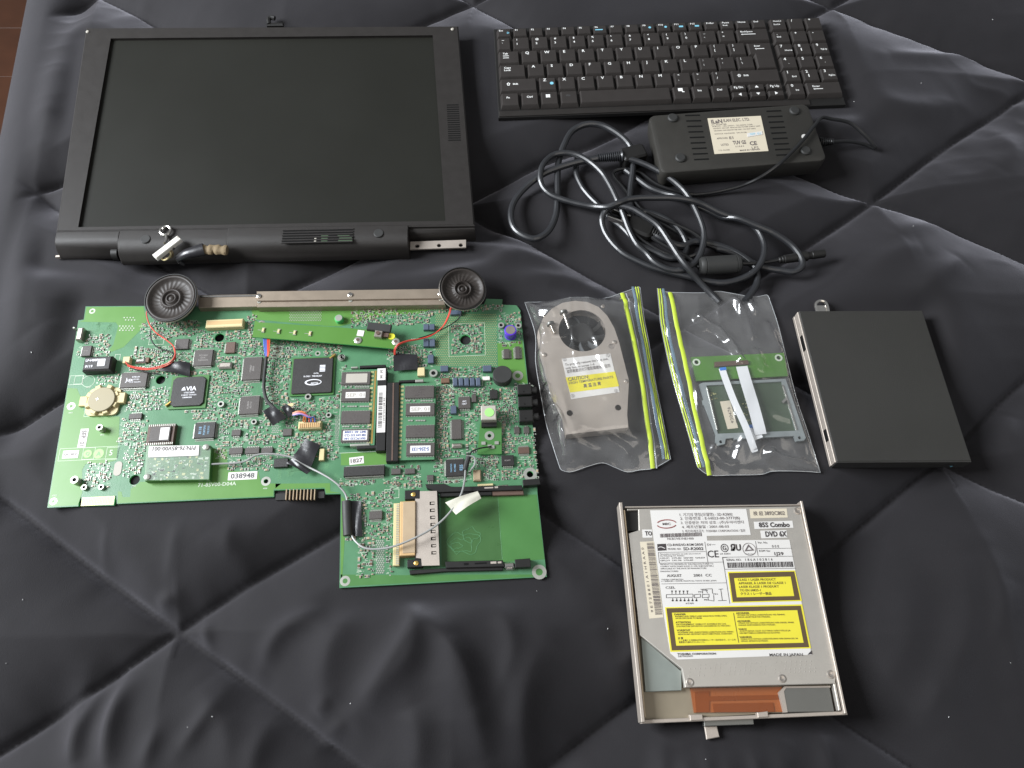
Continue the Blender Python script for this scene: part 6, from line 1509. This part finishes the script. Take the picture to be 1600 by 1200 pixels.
lb = mk('release_latch', MB().prism([L(ZB_(*q), .0060) for q in ((560, 795), (895, 785), (900, 830), (565, 842))], .0010, .0060, .0003), grey_metal, T)
mk('latch_tongue', MB().prism([L(ZB_(*q), .0030) for q in ((565, 842), (650, 840), (668, 915), (580, 932))], .0012, .0032, .0004), satin_metal, lb)
for q in (ZB_(465, 545), ZB_(1090, 520), ZB_(1418, 492), ZR(815, 170)):
    p = fr(*q, zo); mk('drive_screw', MB().lathe((p.x, p.y, zo-.0002), [(.0026, 0), (.0026, .0005), (.0018, .0008), (.0010, .0005)], 16), steel, T)
m = MB(); rr = random.Random(2)
for j in range(4):
    for i in range(26):
        if rr.random() < .8: p = fr(*ZB_(470+i*34-j*3, 430+j*24-i*1.2), zo); m.lathe((p.x, p.y, zo), [(.0004, 0), (.0002, .0002)], 6)
mk('dimples', m, drive_steel, T, kind='stuff')
# labels
def sticker_o(pts, mt, name='label', z=zo, t=.00015, par=None):
    return mk(name, MB().prism([L(p, z) for p in pts], z, z+t), mt, par or T)
big = sticker_o([ZL(430, 455), ZR(740, 440), (1268, 1023), ZB_(385, 392), ZB_(335, 350), ZB_(295, 115), ZL(435, 470)], white_paper, 'rating_label', t=.00020)
kor = sticker_o([ZL(395, 165), ZR(335, 152), ZR(378, 395), ZL(925, 405), ZL(930, 450), ZL(430, 455)], white_paper, 'approval_label')
lab_n = sticker_o([ZR(368, 152), ZR(715, 148), ZR(725, 232), ZR(378, 240)], cream_paper, 'number_label')
lab_c = sticker_o([ZR(407, 272), ZR(768, 262), ZR(778, 328), ZR(415, 340)], white_paper, 'model_label'); lab_d = sticker_o([ZR(468, 355), ZR(712, 350), ZR(722, 420), ZR(478, 428)], white_paper, 'speed_label')
lab_t = sticker_o([ZL(320, 345), ZL(412, 345), ZL(415, 420), ZL(325, 422)], white_paper, 'corner_label'); bcl = sticker_o([ZL(300, 460), ZL(430, 455), ZL(520, 1168), ZL(388, 1180)], cream_paper, 'barcode_label')
fa = (0 if 0 else math.atan2(L(ZR(740, 440))[1]-L(ZL(430, 455))[1], L(ZR(740, 440))[0]-L(ZL(430, 455))[0]))
class Pr:
    def __init__(s): s.m = MB()
    def t(s, Zf, x, y, txt, hz, wz=None, bold=.0, a=None, sc=6, al='l', z=zo+.0004):
        q = Zf(x, y); p = fr(*q, zo); kx, ky = fr.sc(*q, zo)
        s.m.text(txt, p.x, p.y, z, hz/sc*ky, wz/sc*kx if wz else None, a=fa if a is None else a, al=al, bold=bold); return s
    def q(s, Zf, *pts, z=zo+.0003): s.m.prism([L(Zf(*p)) for p in pts], z, z+.00008); return s
    def ln(s, Zf, x0, y0, x1, y1, w=.00022, z=zo+.0003):
        a, b_ = Vector(L(Zf(x0, y0))), Vector(L(Zf(x1, y1))); d = (b_-a).normalized()*w/2; n = Vector((-d.y, d.x)); s.m.prism([tuple(a-n), tuple(b_-n), tuple(b_+n), tuple(a+n)], z, z+.00008); return s
    def bars(s, Zf, x0, y0, x1, y1, h, seed, z=zo+.0003, vert=True):
        a, b_ = Vector(L(Zf(x0, y0))), Vector(L(Zf(x1, y1))); d = (b_-a); Ln = d.length; d.normalize(); n = Vector((d.y, -d.x)); r = random.Random(seed); t = 0
        while t < Ln-.0004:
            w = r.choice([.00022, .0004, .0006]); p = a+d*t; s.m.prism([tuple(p), tuple(p+d*w), tuple(p+d*w+n*h), tuple(p+n*h)], z, z+.00008); t += w+r.choice([.00025, .0004, .0005])
        return s
k = Pr(); 
k.t(ZL, 670, 208, '1. 기기의 명칭(모델명) : SD-R2002', 24, 495); k.t(ZL, 675, 243, '2. 인증번호 : E-H023-00-3777(B)', 24, 690*.81); k.t(ZL, 680, 283, '3. 인증받은 자의 상호 : (주)두아이엔티', 22, 590); k.t(ZL, 690, 322, '4. 제조년월일 : 2001-08-03', 22, 440); k.t(ZL, 695, 362, '5. 제조자/제조국가 : TOSHIBA CORPORATION / 일본', 20, 590)
k.t(ZL, 510, 293, 'MIC', 20, 75, .02); k.bars(ZL, 485, 385, 872, 372, .0026, 3); k.t(ZL, 555, 432, 'NLBOVE1NE1400', 20, 245)
mk('print', k.m, soft_ink, kor)
m = MB(); e = fr(*ZL(548, 293), zo); el = [(e.x+.0068*math.cos(t), e.y+.0029*math.sin(t), zo+.00035) for t in [i*2*math.pi/28+.25 for i in range(12)]]; m.tube(el, .00035, 6, 2, flat=.3)
el = [(e.x+.0068*math.cos(t), e.y+.0029*math.sin(t), zo+.00035) for t in [i*2*math.pi/28+3.4 for i in range(12)]]; m.tube(el, .00035, 6, 2, flat=.3); mk('emblem', m, red_ink, kor)
k = Pr(); k.t(ZL, 555, 490, 'CD-RW/DVD-ROM DRIVE', 22, 335, .01); k.t(ZL, 560, 528, 'MODEL NO. ', 18, 125); k.t(ZL, 703, 526, 'SD-R2002', 26, 190, .015)
k.q(ZL, (460, 482), (542, 478), (547, 540), (465, 545)); k.t(ZL, 925, 488, '5V', 20, 40); k.ln(ZL, 970, 488, 1005, 487)
k.ln(ZL, 905, 460, 935, 655); k.ln(ZL, 470, 560, 912, 552); k.ln(ZL, 480, 660, 1075, 650); k.ln(ZL, 470, 560, 480, 660); k.ln(ZL, 1075, 615, 1140, 1040); k.ln(ZL, 1075, 610, 1120, 605); k.ln(ZL, 500, 855, 1105, 845)
k.t(ZL, 485, 575, 'This product is licensed for use under one or more of', 13, 380); k.t(ZL, 485, 592, 'the following U.S. Patents:', 13, 230); k.t(ZL, 485, 614, '4,490,471   4,972,484   4,807,000   4,646,829', 13, 420); k.t(ZL, 487, 636, '4,893,219   5,001,700   5,790,487', 13, 310)
k.t(ZL, 490, 672, 'PRODUCT IS CERTIFIED BY THE MANUFACTURER TO', 13, 495); k.t(ZL, 490, 692, 'COMPLY WITH DHHS RULES 21 CFR SUBCHAPTER J', 13, 495); k.t(ZL, 490, 713, 'APPLICABLE AT THE DATE OF MANUFACTURE', 13, 430); k.t(ZL, 490, 738, 'MANUFACTURED:', 13, 170)
k.t(ZL, 550, 778, 'AUGUST', 23, 138, .01); k.t(ZL, 800, 775, '2001  CC', 23, 170, .01); k.t(ZL, 498, 815, 'TOSHIBA CORPORATION', 12, 205); k.t(ZL, 498, 830, '1-1, SHIBAURA 1-CHOME, MINATO-KU, TOKYO 105-8001, JAPAN', 12, 515)
k.t(ZL, 538, 890, 'CSEL', 22, 90); k.t(ZL, 725, 1038, 'ATAPI', 14, 75)
for (a, b_) in ((545, 795), (808, 865), (882, 945)):
    for (x0, y0, x1, y1) in ((a, 955, b_, 950), (a, 985, b_, 980), (a, 955, a, 985), (b_, 950, b_, 980)): k.ln(ZL, x0, y0, x1, y1, .0003)
for i in range(5): k.ln(ZL, 598+i*36, 920, 598+i*36, 948, .0004); k.ln(ZL, 590+i*36, 922, 606+i*36, 921, .0006)
for i in range(7): k.ln(ZL, 605+i*37, 990, 606+i*37, 1018, .0005); k.ln(ZL, 595+i*37, 1012, 615+i*37, 1011, .0006)
for (x0, y0, x1, y1) in ((865, 905, 975, 900), (975, 900, 978, 945), (915, 905, 930, 940), (880, 905, 885, 945), (900, 1000, 990, 1015), (988, 960, 992, 1015), (935, 985, 940, 1010), (1055, 905, 1070, 1010), (1035, 905, 1075, 902), (1030, 1012, 1110, 1010)): k.ln(ZL, x0, y0, x1, y1, .0003)
for x, y in ((845, 930), (890, 915), (985, 950), (900, 1005)): k.t(ZL, x, y, 'PIN', 12, 40)
k.t(ZL, 930, 575, 'CE', 62, 105, .01); k.t(ZR, 95, 520, 'Ⓖ', 62, 72, .01); k.t(ZL, 1050, 573, 'LR 66831', 14, 95)
k.t(ZR, 185, 515, 'ЯU', 55, 100, .04); k.t(ZR, 320, 575, 'TÜV Rheinland', 11, 85); k.ln(ZR, 420, 455, 445, 590); k.ln(ZR, 435, 525, 758, 520); k.ln(ZR, 445, 600, 770, 595); k.ln(ZR, 110, 605, 445, 600); k.ln(ZR, 110, 605, 130, 715); k.ln(ZR, 135, 718, 795, 708)
k.t(ZR, 440, 468, 'Ver. No.', 18, 95); k.t(ZR, 575, 503, '0 0 0', 24, 65); k.t(ZR, 455, 546, 'ROM Ver', 18, 105); k.t(ZR, 598, 572, '1J29', 28, 85, .02); k.t(ZR, 147, 630, 'SERIAL NO.', 20, 140); k.t(ZR, 325, 628, '1 8 6 A 1 0 2 8 1 6', 22, 255); k.bars(ZR, 155, 655, 765, 645, .0036, 6)
k.t(ZB_, 380, 355, 'TOSHIBA CORPORATION', 12, 262, .03, sc=4.324); k.t(ZB_, 385, 370, '587902009', 11, 100, sc=4.324); k.t(ZB_, 1003, 360, 'MADE IN JAPAN', 18, 225, .01, sc=4.324)
k.q(ZB_, (1260, 358), (1292, 355), (1288, 330))
mk('print', k.m, ink, big, kind='stuff')
m = MB(); e = fr(*ZR(362, 530), zo); m.tube([(e.x+.0044*math.cos(t), e.y+.0042*math.sin(t), zo+.00035) for t in [i*2*math.pi/28 for i in range(28)]], .00016, 5, 1, closed=True)
m.plate([(e.x-.0034, e.y-.0012), (e.x+.0034, e.y-.0010), (e.x, e.y+.0034)], [[(e.x-.0018, e.y-.0004), (e.x+.0018, e.y-.0003), (e.x, e.y+.0018)]], zo+.0003, zo+.00038); mk('test_mark', m, soft_ink, big)
mk('logo_line', MB().tube([tuple(fr(*ZL(470+i*8, 515-8*math.sin(i*.5)), zo+.0004)) for i in range(9)], .00025, 5, 2, flat=.3), white_paper, big)
def warn(o, i, name):
    y_ = sticker_o(o[2], yellow_paper, name+'_margin', z=zo+.00020, t=.00010, par=big)
    b_ = sticker_o(o[0], brown_ink, name+'_border', z=zo+.00030, t=.00008, par=big); return sticker_o(o[1], yellow_paper, name, z=zo+.00038, t=.00008, par=big)
w1 = warn(([ZR(172, 752), ZR(785, 738), ZR(842, 1005), ZR(210, 1022)], [ZR(222, 800), ZR(752, 785), ZR(785, 968), ZR(248, 980)], [ZR(160, 740), ZR(793, 728), ZR(858, 1015), ZR(198, 1032)]), 0, 'laser_warning')
k = Pr(); 
for i, (s, w_) in enumerate((('CLASS 1 LASER PRODUCT', 355), ('APPAREIL À LASER DE CLASSE 1', 440), ('LASER KLASSE 1 PRODUKT', 372), ('TO EN 60825-1', 195), ('クラス 1 レーザー製品', 290))): k.t(ZR, 255+i*6, 817+i*33, s, 20, w_, .01, z=zo+.0006)
mk('print', k.m, brown_ink, w1)
w2 = warn(([ZB_(308, 45), ZB_(1215, 28), ZB_(1272, 308), ZB_(345, 330)], [ZB_(345, 75), ZB_(1192, 58), ZB_(1235, 278), ZB_(375, 298)], [ZB_(298, 38), ZB_(1225, 18), ZB_(1285, 316), ZB_(335, 340)]), 0, 'danger_warning')
k = Pr(); k.ln(ZB_, 760, 78, 795, 278, .0004, z=zo+.00050)
body = ['INVISIBLE AND VISIBLE LASER RADIATION WHEN OPEN.', 'AVOID EXPOSURE TO BEAM.', 'RAYONNEMENT VISIBLE ET INVISIBLE EN CAS', "D'OUVERTURE EXPOSITION DANGEREUSE AU FAISCEAU.", 'SICHTBARE UND UNSICHTBARE LASERSTRAHLUNG WENN', 'ABDECKUNG GEÖFFNET NICHT DEM STRAHL AUSSETZEN.', 'ここを開くと可視及び不可視のレーザー光が出ます。ビームを', '直接見たり触れたりしないこと。']
for i, h_ in enumerate(('DANGER', 'ATTENTION', 'VORSICHT', '注 意')):
    k.t(ZB_, 360+i*8, 87+i*54, h_, 11, (78, 102, 92, 35)[i], .03, sc=4.324, z=zo+.0006)
    k.t(ZB_, 366+i*8, 101+i*54, body[i*2], 9, (350, 335, 375, 385)[i], .01, sc=4.324, z=zo+.0006); k.t(ZB_, 367+i*8, 114+i*54, body[i*2+1], 9, (180, 365, 370, 175)[i], .01, sc=4.324, z=zo+.0006)
body2 = ['USYNLIG OG SYNLIG LASERSTRÅLING VED ÅBNING.', 'UNDGÅ UDSÆTTELSE FOR STRÅLING.', 'SYNLIG OG USYNLIG LASERSTRÅLING NÅR DEKSEL ÅPNES.', 'UNNGÅ EKSPONERING FOR STRÅLEN.', 'AVATTAESSA OLET ALTTIINA NÄKYVÄLLE JA', 'NÄKYMÄTTÖMÄLLE LASERSÄTEILYLLE ÄLÄ KATSO.', 'SYNLIG OCH OSYNLIG LASERSTRÅLNING NÄR DENNA DEL ÄR', 'ÖPPNAD. BETRAKTA EJ STRÅLEN.']
for i, h_ in enumerate(('ADVARSEL', 'ADVARSEL', 'VARO!', 'VARNING')):
    k.t(ZB_, 776+i*8, 79+i*54, h_, 11, (92, 92, 55, 82)[i], .03, sc=4.324, z=zo+.0006)
    k.t(ZB_, 784+i*8, 92+i*54, body2[i*2], 9, (325, 378, 345, 388)[i], .01, sc=4.324, z=zo+.0006); k.t(ZB_, 785+i*8, 106+i*54, body2[i*2+1], 9, (225, 250, 275, 185)[i], .01, sc=4.324, z=zo+.0006)
mk('print', k.m, brown_ink, w2)
mk('print', Pr().t(ZR, 400, 196, '検 組', 30, 90).t(ZR, 505, 193, '3892C802', 34, 190, .01).m, soft_ink, lab_n); mk('print', Pr().t(ZR, 452, 302, '85S Combo', 42, 288, .03).m, ink, lab_c); mk('print', Pr().t(ZR, 513, 388, 'DVD 6X', 46, 200, .03).m, ink, lab_d); mk('print', Pr().t(ZL, 345, 382, 'TO', 38, 66, .03).m, ink, lab_t)
k = Pr(); k.bars(ZL, 424, 468, 508, 1150, .0046, 8); mk('barcode', k.m, soft_ink, bcl)
vb = math.atan2(L(ZL(405, 1090))[1]-L(ZL(320, 530))[1], L(ZL(405, 1090))[0]-L(ZL(320, 530))[0])
mk('print', Pr().t(ZL, 366, 812, '9 E 7 2 8 8 0 1 A 1 H R A A 0', 20, 600, a=vb+math.pi, al='c').m, soft_ink, bcl)
